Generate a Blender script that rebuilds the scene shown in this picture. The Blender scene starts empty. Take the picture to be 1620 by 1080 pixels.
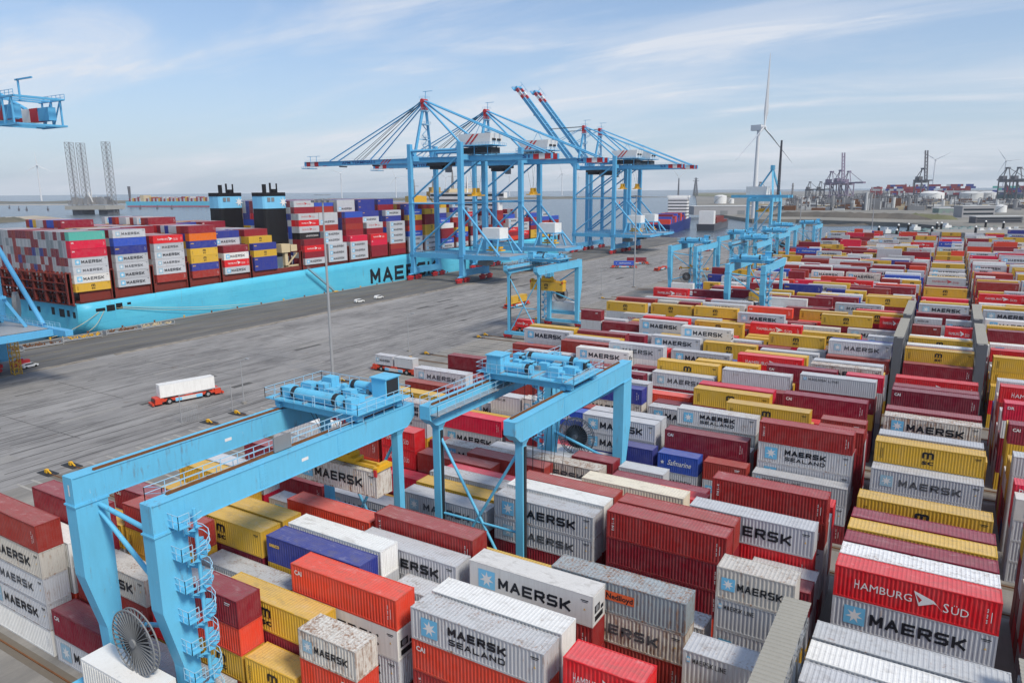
import bpy, bmesh, math, random
import numpy as np
from mathutils import Matrix, Vector
R = math.radians
PI = math.pi
random.seed(11)
SC = bpy.context.scene
COL = SC.collection

# ------------------------------------------------------------------ camera
CAMH = 46.6
FPX = 1142.638
YAW, PIT, ROL = R(31.1203), R(11.785), R(-0.4459)
_f = np.array([-math.sin(YAW)*math.cos(PIT), math.cos(YAW)*math.cos(PIT), -math.sin(PIT)])
_r = np.array([math.cos(YAW), math.sin(YAW), 0.0])
_u = np.cross(_r, _f)
_r, _u = math.cos(ROL)*_r+math.sin(ROL)*_u, -math.sin(ROL)*_r+math.cos(ROL)*_u
cam_data = bpy.data.cameras.new('camera')
cam = bpy.data.objects.new('camera', cam_data)
COL.objects.link(cam)
cam_data.sensor_width = 36.0
cam_data.lens = FPX/1620*36
cam_data.clip_start = 0.5
cam_data.clip_end = 60000
cam.matrix_world = Matrix(((_r[0], _u[0], -_f[0], 0), (_r[1], _u[1], -_f[1], 0), (_r[2], _u[2], -_f[2], CAMH), (0, 0, 0, 1)))
SC.camera = cam

# ------------------------------------------------------------------ sky, sun, exposure
SUN_AZ, SUN_EL = R(106), R(48)          # azimuth clockwise from +Y
world = bpy.data.worlds.new('World')
SC.world = world
world.use_nodes = True
wn, wl = world.node_tree.nodes, world.node_tree.links
wn.clear()
wo = wn.new('ShaderNodeOutputWorld')
bg = wn.new('ShaderNodeBackground')
bg.inputs['Strength'].default_value = 0.15
sky = wn.new('ShaderNodeTexSky')
sky.sky_type = 'NISHITA'
sky.sun_disc = False
sky.sun_elevation = SUN_EL
sky.sun_rotation = SUN_AZ
sky.altitude = 10
sky.air_density = 1.0
sky.dust_density = 0.7
sky.ozone_density = 1.3
tc = wn.new('ShaderNodeTexCoord')
sep = wn.new('ShaderNodeSeparateXYZ')
wl.new(tc.outputs['Generated'], sep.inputs[0])
# thin streaky cirrus: noise on the direction projected onto a plane overhead
def wmath(op, a, b=None, clamp=False):
    n = wn.new('ShaderNodeMath'); n.operation = op; n.use_clamp = clamp
    for i, v in enumerate((a, b)):
        if v is None: continue
        if isinstance(v, (int, float)): n.inputs[i].default_value = v
        else: wl.new(v, n.inputs[i])
    return n.outputs[0]
zc = wmath('MAXIMUM', sep.outputs['Z'], 0.0)
den = wmath('ADD', zc, 0.14)
px_ = wmath('DIVIDE', sep.outputs['X'], den)
py_ = wmath('DIVIDE', sep.outputs['Y'], den)
comb = wn.new('ShaderNodeCombineXYZ')
wl.new(px_, comb.inputs[0]); wl.new(py_, comb.inputs[1])
mp = wn.new('ShaderNodeMapping')
mp.inputs['Rotation'].default_value = (0, 0, R(-38))
mp.inputs['Scale'].default_value = (0.34, 1.0, 1)
mp.inputs['Location'].default_value = (1.7, 0.6, 0)
wl.new(comb.outputs[0], mp.inputs['Vector'])
def wnoise(scale, detail, rough, dist):
    n = wn.new('ShaderNodeTexNoise'); n.inputs['Scale'].default_value = scale; n.inputs['Detail'].default_value = detail
    n.inputs['Roughness'].default_value = rough; n.inputs['Distortion'].default_value = dist
    wl.new(mp.outputs[0], n.inputs['Vector']); return n.outputs['Fac']
def wramp(x, a, b):
    n = wn.new('ShaderNodeValToRGB'); n.color_ramp.interpolation = 'EASE'
    n.color_ramp.elements[0].position = a; n.color_ramp.elements[0].color = (0, 0, 0, 1)
    n.color_ramp.elements[1].position = b; n.color_ramp.elements[1].color = (1, 1, 1, 1)
    wl.new(x, n.inputs[0]); return n.outputs[0]
broad = wramp(wnoise(1.1, 6, 0.55, 0.5), 0.41, 0.60)          # soft banks
wisp = wramp(wnoise(2.1, 9, 0.66, 0.9), 0.46, 0.72)           # feathered streaks in them
cl = wmath('ADD', wmath('MULTIPLY', broad, 0.55), wmath('MULTIPLY', wisp, wmath('ADD', wmath('MULTIPLY', broad, 0.55), 0.22)), True)
def wmix(fac, a, b):
    n = wn.new('ShaderNodeMix'); n.data_type = 'RGBA'
    wl.new(fac, n.inputs['Factor']); wl.new(a, n.inputs['A']); n.inputs['B'].default_value = (*b, 1); return n.outputs['Result']
low = wmath('POWER', wmath('SUBTRACT', 1.0, wmath('MULTIPLY', zc, 2.3, True), True), 1.6)   # pale cool haze low down
dim = wn.new('ShaderNodeMix'); dim.data_type = 'RGBA'; dim.blend_type = 'MULTIPLY'; dim.inputs['Factor'].default_value = 1.0
wl.new(sky.outputs[0], dim.inputs['A']); dim.inputs['B'].default_value = (0.50, 0.575, 0.66, 1)
c_sky = wmix(wmath('MULTIPLY', low, 0.85), dim.outputs['Result'], (2.4, 2.8, 3.35))
c_sky = wmix(wmath('MULTIPLY', cl, 0.85), c_sky, (3.45, 3.6, 3.9))
wl.new(c_sky, bg.inputs['Color'])
wl.new(bg.outputs[0], wo.inputs['Surface'])

sun_d = bpy.data.lights.new('sun', 'SUN')
sun_d.energy = 2.2
sun_d.angle = R(13)
sun_d.color = (1.0, 0.925, 0.80)
sun = bpy.data.objects.new('sun', sun_d)
COL.objects.link(sun)
_sd = Vector((math.sin(SUN_AZ)*math.cos(SUN_EL), math.cos(SUN_AZ)*math.cos(SUN_EL), math.sin(SUN_EL)))
sun.rotation_euler = _sd.to_track_quat('Z', 'Y').to_euler()

SC.view_settings.view_transform = 'Standard'
SC.view_settings.look = 'None'
SC.view_settings.gamma = 1.0
SC.view_settings.exposure = 0.60
SC.view_settings.use_curve_mapping = False
SC.render.engine = 'CYCLES'
SC.cycles.use_denoising = True
SC.cycles.max_bounces = 6
SC.cycles.diffuse_bounces = 3
SC.cycles.volume_bounces = 0
SC.cycles.transparent_max_bounces = 6

# ------------------------------------------------------------------ materials
MATS = {}
class N:
    """tiny node helper"""
    def __init__(s, name):
        s.m = bpy.data.materials.new(name); s.m.use_nodes = True
        s.t = s.m.node_tree; s.b = s.t.nodes['Principled BSDF']
        MATS[name] = s.m
    def n(s, typ, **kw):
        nd = s.t.nodes.new(typ)
        for k, v in kw.items():
            if k[0] == '_': setattr(nd, k[1:], v)
            else: nd.inputs[k].default_value = v
        return nd
    def l(s, a, b): s.t.links.new(a, b)
    def math(s, op, a, b=None, clamp=False):
        nd = s.t.nodes.new('ShaderNodeMath'); nd.operation = op; nd.use_clamp = clamp
        for i, v in enumerate((a, b)):
            if v is None: continue
            if isinstance(v, (int, float)): nd.inputs[i].default_value = v
            else: s.l(v, nd.inputs[i])
        return nd.outputs[0]
    def mix(s, fac, a, b, mode='MIX'):
        nd = s.t.nodes.new('ShaderNodeMix'); nd.data_type = 'RGBA'; nd.blend_type = mode
        for key, v in (('Factor', fac), ('A', a), ('B', b)):
            if isinstance(v, (int, float)): nd.inputs[key].default_value = v
            elif isinstance(v, tuple): nd.inputs[key].default_value = v if len(v) == 4 else (*v, 1)
            else: s.l(v, nd.inputs[key])
        return nd.outputs['Result']
    def ramp(s, x, stops):
        nd = s.t.nodes.new('ShaderNodeValToRGB'); e = nd.color_ramp.elements
        while len(e) < len(stops): e.new(0.5)
        for el, (p, c) in zip(e, stops):
            el.position = p
            el.color = (c, c, c, 1) if isinstance(c, (int, float)) else (*c, 1)
        s.l(x, nd.inputs[0]); return nd.outputs[0]
    def noise(s, vec, scale, detail=4, rough=0.6, dist=0.0):
        nd = s.n('ShaderNodeTexNoise', Scale=scale, Detail=detail, Roughness=rough, Distortion=dist)
        if vec is not None: s.l(vec, nd.inputs['Vector'])
        return nd.outputs['Fac']
    def map(s, vec, scale=(1, 1, 1), rot=(0, 0, 0), loc=(0, 0, 0)):
        nd = s.n('ShaderNodeMapping', Scale=scale, Rotation=rot, Location=loc)
        s.l(vec, nd.inputs['Vector']); return nd.outputs[0]
    def bump(s, h, strength=0.3, dist=0.05):
        nd = s.n('ShaderNodeBump', Strength=strength, Distance=dist)
        s.l(h, nd.inputs['Height']); s.l(nd.outputs[0], s.b.inputs['Normal'])

def paint(name, col, rough=0.5, metal=0.0, dirt=0.35, scale=0.35, dirtcol=None, spec=0.28, rust=0.0):
    """plain paint with uneven weathering"""
    k = N(name)
    geo = k.n('ShaderNodeNewGeometry')
    pos = geo.outputs['Position']
    a = k.noise(pos, scale, 6, 0.65)
    b = k.noise(k.map(pos, (2.5, 2.5, 0.35)), scale*3, 4, 0.7)
    fac = k.math('MULTIPLY', k.ramp(k.math('MULTIPLY', k.math('ADD', a, b), 0.5), [(0.42, 0.0), (0.72, 1.0)]), dirt)
    dc = dirtcol or tuple(c*0.55+0.03 for c in col)
    cc = k.mix(fac, col, dc)
    if rust:
        g = k.noise(k.map(pos, (1, 1, .16)), 2.2, 7, .75); h = k.noise(pos, .22, 4, .6)
        rf = k.math('MULTIPLY', k.math('SUBTRACT', k.math('ADD', k.math('MULTIPLY', g, .6), k.math('MULTIPLY', h, .4)), .565), 7.0, True)
        cc = k.mix(k.math('MULTIPLY', rf, rust), cc, (0.17, 0.085, 0.045))
        sc = k.noise(k.map(pos, (.7, .7, .35), loc=(9, 4, 2)), 1.5, 5, .7)
        cc = k.mix(k.math('MULTIPLY', k.ramp(sc, [(.66, 0.), (.70, 1.)]), .35), cc, (.62, .68, .72))
        k.l(k.math('ADD', rough-.06, k.math('MULTIPLY', a, .2)), k.b.inputs['Roughness'])
    k.l(cc, k.b.inputs['Base Color'])
    if not rust: k.b.inputs['Roughness'].default_value = rough
    k.b.inputs['Metallic'].default_value = metal
    k.b.inputs['Specular IOR Level'].default_value = spec
    return k.m

BLUE = paint('crane_blue_paint', (0.14, 0.51, 0.75), 0.42, dirt=0.32, rust=.8)
BLUE2 = paint('quay_crane_blue_paint', (0.115, 0.42, 0.69), 0.45, dirt=0.25, rust=.5)
CYAN = paint('rail_light_blue_paint', (0.36, 0.60, 0.76), 0.5, dirt=0.15)
WHITE = paint('white_paint', (0.80, 0.80, 0.78), 0.5, dirt=0.3, dirtcol=(0.5, 0.47, 0.42), rust=.35)
OFFW = paint('off_white_paint', (0.62, 0.63, 0.62), 0.55, dirt=0.3)
REDP = paint('red_paint', (0.55, 0.035, 0.04), 0.5, dirt=0.3)
REDAGV = paint('vehicle_red_paint', (0.62, 0.065, 0.03), 0.42, dirt=0.25)
YEL = paint('yellow_paint', (0.72, 0.40, 0.025), 0.45, dirt=0.3)
DARK = paint('dark_steel', (0.028, 0.03, 0.034), 0.55, dirt=0.2)
BLACK = paint('black_paint', (0.012, 0.012, 0.014), 0.5, dirt=0.1)
GREY = paint('grey_steel', (0.22, 0.23, 0.24), 0.5, dirt=0.3)
LGREY = paint('galvanised_steel', (0.42, 0.43, 0.44), 0.45, 0.3, dirt=0.3)
RUST = paint('rusty_steel', (0.16, 0.065, 0.025), 0.85, dirt=0.5, dirtcol=(0.30, 0.13, 0.05))
RUBBER = paint('tyre_rubber', (0.018, 0.018, 0.018), 0.85, dirt=0.2)
GLASS = paint('dark_glass', (0.02, 0.03, 0.04), 0.12, dirt=0.0)
CONC = paint('concrete', (0.30, 0.285, 0.26), 0.9, dirt=0.5)
NAVYP = paint('navy_paint', (0.02, 0.04, 0.20), 0.45, dirt=0.2)
BEIGE = paint('cream_paint', (0.62, 0.50, 0.31), 0.55, dirt=0.3)
HATCH = paint('oxide_red_paint', (0.20, 0.032, 0.022), 0.6, dirt=0.45)
LBLUE = paint('pale_blue_emblem_paint', (0.17, 0.50, 0.74), 0.5, dirt=0.2)
SBLUE = paint('sky_blue_emblem_paint', (0.20, 0.55, 0.80), 0.5, dirt=0.2)
INK2 = paint('faded_lettering_paint', (0.045, 0.047, 0.055), 0.6, dirt=0.6, dirtcol=(0.30, 0.31, 0.33), scale=1.5)
PBLUE = paint('bleached_emblem_paint', (0.30, 0.50, 0.62), 0.55, dirt=0.5, dirtcol=(.46, .52, .56), scale=1.2)
INK = paint('black_lettering_paint', (0.012, 0.014, 0.02), 0.5, dirt=0.12, dirtcol=(0.12, 0.12, 0.13))
WLET = paint('white_lettering_paint', (0.78, 0.77, 0.75), 0.55, dirt=0.15)
YLET = paint('gold_lettering_paint', (0.75, 0.45, 0.08), 0.55, dirt=0.15)
OLET = paint('orange_patch_paint', (0.75, 0.13, 0.04), 0.55, dirt=0.3)
OCHRE = paint('ochre_patch_paint', (0.62, 0.20, 0.02), 0.6, dirt=0.6, dirtcol=(0.5, 0.05, 0.03))
FAR_STEEL = paint('dull_steel', (0.27, 0.27, 0.275), 0.6, dirt=0.5, scale=0.05)
FAR_DARK = paint('dull_dark_steel', (0.11, 0.11, 0.125), 0.6, dirt=0.3, scale=0.05)

# container paint: colour and rust amount come from the object's colour
def container_paint():
    k = N('container_paint')
    oi = k.n('ShaderNodeObjectInfo')
    geo = k.n('ShaderNodeNewGeometry')
    pos = geo.outputs['Position']
    off = k.n('ShaderNodeVectorMath', _operation='ADD')
    sc = k.n('ShaderNodeVectorMath', _operation='SCALE'); sc.inputs[0].default_value = (37, 91, 53)
    k.l(oi.outputs['Random'], sc.inputs['Scale'])
    k.l(pos, off.inputs[0]); k.l(sc.outputs[0], off.inputs[1])
    p = off.outputs[0]
    streak = k.noise(k.map(p, (3.2, 3.2, 0.22)), 1.4, 6, 0.7)
    cloud = k.noise(p, 0.8, 5, 0.6)
    fine = k.noise(k.map(p, (1, 1, .45)), 4.0, 4, 0.6)
    base = oi.outputs['Color']
    # dulling and dirt
    d = k.ramp(streak, [(0.46, 0.0), (0.78, 1.0)])
    c1 = k.mix(k.math('MULTIPLY', d, 0.20), base, (0.16, 0.13, 0.10))
    c1 = k.mix(k.math('MULTIPLY', k.ramp(cloud, [(0.40, 0.0), (0.75, 1.0)]), 0.13), c1, (0.42, 0.38, 0.36))
    sn = k.n('ShaderNodeSeparateXYZ'); k.l(geo.outputs['True Normal'], sn.inputs[0])
    pud = k.noise(k.map(p, (.5, 1.1, 1)), 1.3, 6, .62, .5)
    top_ = k.math('MULTIPLY', k.math('GREATER_THAN', sn.outputs['Z'], .8), k.ramp(pud, [(.52, 0.), (.66, 1.)]))
    c1 = k.mix(k.math('MULTIPLY', top_, .30), c1, (.20, .17, .14))
    lite = k.math('MULTIPLY', k.math('GREATER_THAN', sn.outputs['Z'], .8), k.ramp(pud, [(.30, 1.), (.44, 0.)]))
    c1 = k.mix(k.math('MULTIPLY', lite, .20), c1, (.62, .58, .55))
    # rust where streak, cloud and fine grain agree, as far as the object's rust value allows
    s = k.math('ADD', k.math('MULTIPLY', streak, 0.5), k.math('ADD', k.math('MULTIPLY', cloud, 0.3), k.math('MULTIPLY', fine, 0.25)))
    th = k.math('SUBTRACT', 0.70, k.math('MULTIPLY', oi.outputs['Alpha'], 0.165))
    rf = k.math('MULTIPLY', k.math('SUBTRACT', s, th), 9.0, True)
    rcol = k.mix(fine, (0.10, 0.035, 0.012), (0.34, 0.15, 0.055))
    c2 = k.mix(k.math('MULTIPLY', rf, 0.85), c1, rcol)
    k.l(c2, k.b.inputs['Base Color'])
    k.l(k.math('ADD', 0.42, k.math('MULTIPLY', rf, 0.4)), k.b.inputs['Roughness'])
    k.b.inputs['Specular IOR Level'].default_value = 0.22
    return k.m
CPAINT = container_paint()

def mass_paint():
    k = N('stacked_container_paint')
    at = k.n('ShaderNodeAttribute'); at.attribute_name = 'paint'
    geo = k.n('ShaderNodeNewGeometry')
    sp = k.n('ShaderNodeSeparateXYZ'); k.l(geo.outputs['Position'], sp.inputs[0])
    sn = k.n('ShaderNodeSeparateXYZ'); k.l(geo.outputs['True Normal'], sn.inputs[0])
    up = k.math('ABSOLUTE', sn.outputs['Z'])
    q = k.math('ADD', sp.outputs['X'], k.math('MULTIPLY', sp.outputs['Y'], k.math('SUBTRACT', 1.0, up)))
    w = k.math('SINE', k.math('MULTIPLY', q, 19.0))
    k.bump(w, 0.55, 0.03)
    st = k.noise(k.map(geo.outputs['Position'], (3.2, 3.2, 0.25)), 1.4, 5, 0.7)
    d = k.math('MULTIPLY', k.ramp(st, [(0.45, 0.0), (0.8, 1.0)]), 0.4)
    k.l(k.mix(d, at.outputs['Color'], (0.20, 0.15, 0.11)), k.b.inputs['Base Color'])
    k.b.inputs['Specular IOR Level'].default_value = 0.2
    k.b.inputs['Roughness'].default_value = 0.5
    return k.m
MPAINT = mass_paint()

# ------------------------------------------------------------------ mesh helpers
class MB:
    """collects boxes, bars and tubes, then links them as one mesh object"""
    def __init__(s, flip=1):
        s.v, s.f, s.mi, s.sm = [], [], [], []
        s.flip = flip            # -1: mirror in local y
        s.m = 0
        s.smooth = False
    def add(s, vs, fs):
        n = len(s.v)
        if s.flip < 0:
            s.v += [(x, -y, z) for x, y, z in vs]
            s.f += [tuple(n+i for i in reversed(f)) for f in fs]
        else:
            s.v += [tuple(v) for v in vs]
            s.f += [tuple(n+i for i in f) for f in fs]
        s.mi += [s.m]*len(fs); s.sm += [s.smooth]*len(fs)
        return s
    HEX = [(0, 3, 2, 1), (4, 5, 6, 7), (0, 1, 5, 4), (1, 2, 6, 5), (2, 3, 7, 6), (3, 0, 4, 7)]
    def box(s, x0, x1, y0, y1, z0, z1):
        return s.add([(x0, y0, z0), (x1, y0, z0), (x1, y1, z0), (x0, y1, z0), (x0, y0, z1), (x1, y0, z1), (x1, y1, z1), (x0, y1, z1)], s.HEX)
    def hexa(s, p): return s.add(p, s.HEX)
    def bar(s, p, q, w, h=None, up=(0, 0, 1)):
        h = h or w
        p, q = Vector(p), Vector(q); d = (q-p)
        if d.length < 1e-6: return s
        d.normalize(); u = Vector(up)
        if abs(d.dot(u)) > 0.98: u = Vector((1, 0, 0))
        a = d.cross(u).normalized()*w/2; b = a.cross(d).normalized()*h/2
        return s.add([p-a-b, p+a-b, q+a-b, q-a-b, p-a+b, p+a+b, q+a+b, q-a+b], [(0, 1, 2, 3), (4, 7, 6, 5), (0, 4, 5, 1), (1, 5, 6, 2), (2, 6, 7, 3), (3, 7, 4, 0)])
    def tube(s, p, q, r, n=8, r2=None, caps=True):
        p, q = Vector(p), Vector(q); d = (q-p).normalized(); r2 = r if r2 is None else r2
        u = Vector((0, 0, 1)) if abs(d.z) < 0.95 else Vector((1, 0, 0))
        a = d.cross(u).normalized(); b = d.cross(a)
        vs = []
        for c, rr in ((p, r), (q, r2)):
            for i in range(n):
                t = 2*PI*i/n; vs.append(c+a*math.cos(t)*rr+b*math.sin(t)*rr)
        fs = [(i, i+n, (i+1) % n+n, (i+1) % n) for i in range(n)]
        sm = s.smooth; s.smooth = n >= 8
        s.add(vs, fs); s.smooth = False
        if caps: s.add(vs, [tuple(range(n)), tuple(reversed(range(n, 2*n)))])
        s.smooth = sm
        return s
    def poly(s, pts, d):
        """prism: planar polygon pts (3d) pushed by vector d"""
        n = len(pts); d = Vector(d); vs = [Vector(p) for p in pts]; vs += [p+d for p in vs]
        return s.add(vs, [tuple(reversed(range(n))), tuple(range(n, 2*n))]+[(i, (i+1) % n, (i+1) % n+n, i+n) for i in range(n)])
    def rail(s, pts, h=1.1, w=0.05, step=1.6, mid=True, up=(0, 0, 1)):
        """handrail along a polyline"""
        for p, q in zip(pts, pts[1:]):
            p, q = Vector(p), Vector(q); L = (q-p).length; U = Vector(up)
            n = max(1, int(round(L/step)))
            for i in range(n+1):
                a = p.lerp(q, i/n); s.bar(a, a+U*h, w, w, (1, 0, 0))
            s.bar(p+U*h, q+U*h, w)
            if mid: s.bar(p+U*h*0.52, q+U*h*0.52, w*0.8)
        return s
    def mesh(s, name, mats):
        me = bpy.data.meshes.new(name)
        me.from_pydata([tuple(v) for v in s.v], [], s.f)
        for m in (mats if isinstance(mats, (list, tuple)) else [mats]): me.materials.append(m)
        if any(s.mi): me.polygons.foreach_set('material_index', s.mi)
        if any(s.sm): me.polygons.foreach_set('use_smooth', s.sm)
        me.update()
        return me
    def build(s, name, mats, parent=None):
        return obj(name, s.mesh(name, mats), parent)

def obj(name, data, parent=None):
    o = bpy.data.objects.new(name, data); COL.objects.link(o)
    if parent is not None: o.parent = parent
    return o
def tag(o, label, cat, group=None):
    o['label'] = label; o['category'] = cat
    if group: o['group'] = group
    return o
def thing(name, label, cat, loc=(0, 0, 0), rz=0.0, group=None):
    o = obj(name, None); o.location = loc; o.rotation_euler = (0, 0, rz); o.empty_display_size = 0.5
    return tag(o, label, cat, group)
def struct(o, kind='structure'):
    o['kind'] = kind; return o
def copy_tree(o, parent=None):
    c = o.copy(); COL.objects.link(c); c.parent = parent
    for ch in o.children: copy_tree(ch, c)
    return c

_txt = {}
def text_mesh(body, size=1.0, shear=0.0, spacing=1.0, bold=0.0):
    """flat lettering in the xz plane facing -y, origin at the left of the baseline"""
    key = (body, size, shear, spacing, bold)
    if key in _txt: return _txt[key]
    cu = bpy.data.curves.new('lettering', 'FONT'); cu.body = body; cu.size = size; cu.shear = shear
    cu.resolution_u = 2; cu.space_character = spacing; cu.offset = bold
    o = bpy.data.objects.new('t', cu); COL.objects.link(o)
    dg = bpy.context.evaluated_depsgraph_get(); dg.update()
    me = bpy.data.meshes.new_from_object(o.evaluated_get(dg))
    vs = [(v.co.x, 0.0, v.co.y) for v in me.vertices]
    fs = [tuple(p.vertices) for p in me.polygons]
    bpy.data.objects.remove(o); bpy.data.meshes.remove(me); bpy.data.curves.remove(cu)
    w = max(v[0] for v in vs)
    _txt[key] = (vs, fs, w)
    return _txt[key]
def put_text(mb, body, x, z, height, width=None, y=0.0, **kw):
    vs, fs, w = text_mesh(body, 1.0, **kw)
    k = height/0.72; kx = k if width is None else width/w
    mb.add([(x+v[0]*kx, y, z+v[2]*k) for v in vs], fs)
# wide geometric capitals, strokes on a 0..1 box
GL = {
 'M': [[(0, 0), (0, 1), (.5, .28), (1, 1), (1, 0)]], 'A': [[(0, 0), (.5, 1), (1, 0)], [(.2, .3), (.8, .3)]],
 'E': [[(1, 0), (0, 0), (0, 1), (1, 1)], [(0, .5), (.9, .5)]], 'R': [[(0, 0), (0, 1), (.85, 1), (1, .88), (1, .6), (.85, .46), (0, .46)], [(.5, .46), (1, 0)]],
 'S': [[(0, 0), (.85, 0), (1, .12), (1, .38), (.85, .5), (.15, .5), (0, .62), (0, .88), (.15, 1), (1, 1)]], 'K': [[(0, 0), (0, 1)], [(0, .42), (.25, .42), (1, 1)], [(.33, .48), (1, 0)]],
 'L': [[(0, 1), (0, 0), (1, 0)]], 'N': [[(0, 0), (0, 1), (1, 0), (1, 1)]], 'D': [[(0, 0), (0, 1), (.8, 1), (1, .8), (1, .2), (.8, 0), (0, 0)]],
 'I': [[(.5, 0), (.5, 1)]],
}
def strokes(mb, word, x, z, h, lw, gap, t, y=0.0):
    """word in wide strokes: letter width lw, stroke t, facing -y"""
    n = 0
    for ch in word:
        if ch != ' ':
            w = lw*(0.25 if ch == 'I' else 1)
            for pl in GL[ch]:
                for a, b in zip(pl, pl[1:]):
                    p = Vector((x+t/2+a[0]*(w-t), 0, z+t/2+a[1]*(h-t))); q = Vector((x+t/2+b[0]*(w-t), 0, z+t/2+b[1]*(h-t)))
                    d = (q-p).normalized(); e = Vector((-d.z, 0, d.x))*t/2; p -= d*t*0.42; q += d*t*0.42
                    yy = y-0.0008*(n % 5); n += 1
                    mb.add([(p.x-e.x, yy, p.z-e.z), (p.x+e.x, yy, p.z+e.z), (q.x+e.x, yy, q.z+e.z), (q.x-e.x, yy, q.z-e.z)], [(0, 1, 2, 3)])
            x += w+gap
        else: x += lw*0.5
def star(mb, cx, cz, r, y=0.0, n=7, rin=0.40):
    pts = []
    for i in range(2*n):
        t = PI/2+PI*i/n; rr = r if i % 2 == 0 else r*rin
        pts.append((cx-math.cos(t)*rr, y, cz+math.sin(t)*rr))
    c = (cx, y, cz)
    mb.add([c]+pts, [(0, 1+(i+1) % (2*n), 1+i) for i in range(2*n)])
def quad(mb, x0, x1, z0, z1, y=0.0):
    mb.add([(x0, y, z0), (x1, y, z0), (x1, y, z1), (x0, y, z1)], [(0, 1, 2, 3)])
# ------------------------------------------------------------------ ground and water
XQ = -249.0                                   # quay edge
def sheet(name, x0, x1, y0, y1, z, mat, thick=0.0):
    mb = MB()
    if thick: mb.box(x0, x1, y0, y1, z-thick, z)
    else: mb.add([(x0, y0, z), (x1, y0, z), (x1, y1, z), (x0, y1, z)], [(0, 1, 2, 3)])
    return struct(mb.build(name, mat))

def pavement_mat():
    k = N('block_paving')
    geo = k.n('ShaderNodeNewGeometry'); pos = geo.outputs['Position']
    sp = k.n('ShaderNodeSeparateXYZ'); k.l(pos, sp.inputs[0])
    big = k.noise(k.map(pos, (0.06, 0.02, 1)), 1.0, 6, 0.6, 0.6)
    mid = k.noise(k.map(pos, (0.30, 0.10, 1)), 1.0, 7, 0.65)
    fine = k.noise(pos, 2.5, 4, 0.7)
    col = k.mix(k.ramp(big, [(0.32, 0.0), (0.68, 1.0)]), (0.175, 0.17, 0.168), (0.32, 0.31, 0.30))
    col = k.mix(k.math('MULTIPLY', k.ramp(mid, [(0.40, 0.0), (0.75, 1.0)]), 0.5), col, (0.42, 0.41, 0.395))
    col = k.mix(k.math('MULTIPLY', k.ramp(mid, [(0.28, 1.0), (0.46, 0.0)]), 0.5), col, (0.10, 0.098, 0.096))
    # paler slabs laid in strips along the quay
    br = k.n('ShaderNodeTexBrick', Scale=1.0)
    br.offset = 0.5
    br.inputs['Mortar Size'].default_value = 0.012; br.inputs['Brick Width'].default_value = 22.0; br.inputs['Row Height'].default_value = 7.0
    br.inputs['Color1'].default_value = (0.35, 0.35, 0.35, 1); br.inputs['Color2'].default_value = (0.65, 0.65, 0.65, 1); br.inputs['Mortar'].default_value = (0.1, 0.1, 0.1, 1)
    k.l(k.map(pos, (1, 1, 1), (0, 0, R(90))), br.inputs['Vector'])
    bw = k.n('ShaderNodeRGBToBW'); k.l(br.outputs['Color'], bw.inputs[0])
    col = k.mix(0.16, col, bw.outputs[0], 'OVERLAY')
    # tyre tracks along y: thin dark wandering lines, in the driving lanes
    wob = k.math('MULTIPLY', k.noise(k.map(pos, (0.02, 0.012, 1)), 1.0, 2), 9.0)
    xx = k.math('ADD', sp.outputs['X'], wob)
    tn = k.noise(k.map(pos, (1.15, 0.006, 1)), 1.0, 5, 0.7)
    trk = k.ramp(tn, [(0.52, 0.0), (0.68, 1.0)])
    lane = k.ramp(k.math('MULTIPLY', k.math('ADD', sp.outputs['X'], 205.0), 1/85.0), [(0.05, 0.35), (0.45, 0.55), (0.58, 1.0), (0.85, 1.0), (0.97, 0.1)])
    col = k.mix(k.math('MULTIPLY', k.math('MULTIPLY', trk, lane), 0.85), col, (0.035, 0.034, 0.033))
    # paired narrow wheel lines
    sw = k.math('ABSOLUTE', k.math('SINE', k.math('MULTIPLY', xx, 0.62)))
    thin = k.math('MULTIPLY', k.ramp(sw, [(0.0, 1.0), (0.055, 0.0)]), k.ramp(k.noise(k.map(pos, (0.05, 0.015, 1)), 1.0, 3), [(0.46, 0.0), (0.60, 1.0)]))
    col = k.mix(k.math('MULTIPLY', k.math('MULTIPLY', thin, lane), 0.75), col, (0.03, 0.03, 0.03))
    # light scuffs and salt-like patches, brown oil stains
    sc = k.noise(k.map(pos, (0.9, 0.14, 1)), 1.0, 6, 0.75)
    col = k.mix(k.math('MULTIPLY', k.ramp(sc, [(0.54, 0.0), (0.72, 1.0)]), 0.55), col, (0.46, 0.45, 0.43))
    st = k.noise(k.map(pos, (0.22, 0.16, 1)), 1.0, 3)
    col = k.mix(k.math('MULTIPLY', k.ramp(st, [(0.66, 0.0), (0.76, 1.0)]), 0.5), col, (0.13, 0.09, 0.06))
    col = k.mix(k.math('MULTIPLY', fine, 0.12), col, (0.05, 0.05, 0.05))
    k.l(col, k.b.inputs['Base Color'])
    k.b.inputs['Roughness'].default_value = 0.88
    k.b.inputs['Specular IOR Level'].default_value = 0.25
    k.bump(fine, 0.2, 0.02)
    return k.m
PAVE = pavement_mat()

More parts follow.
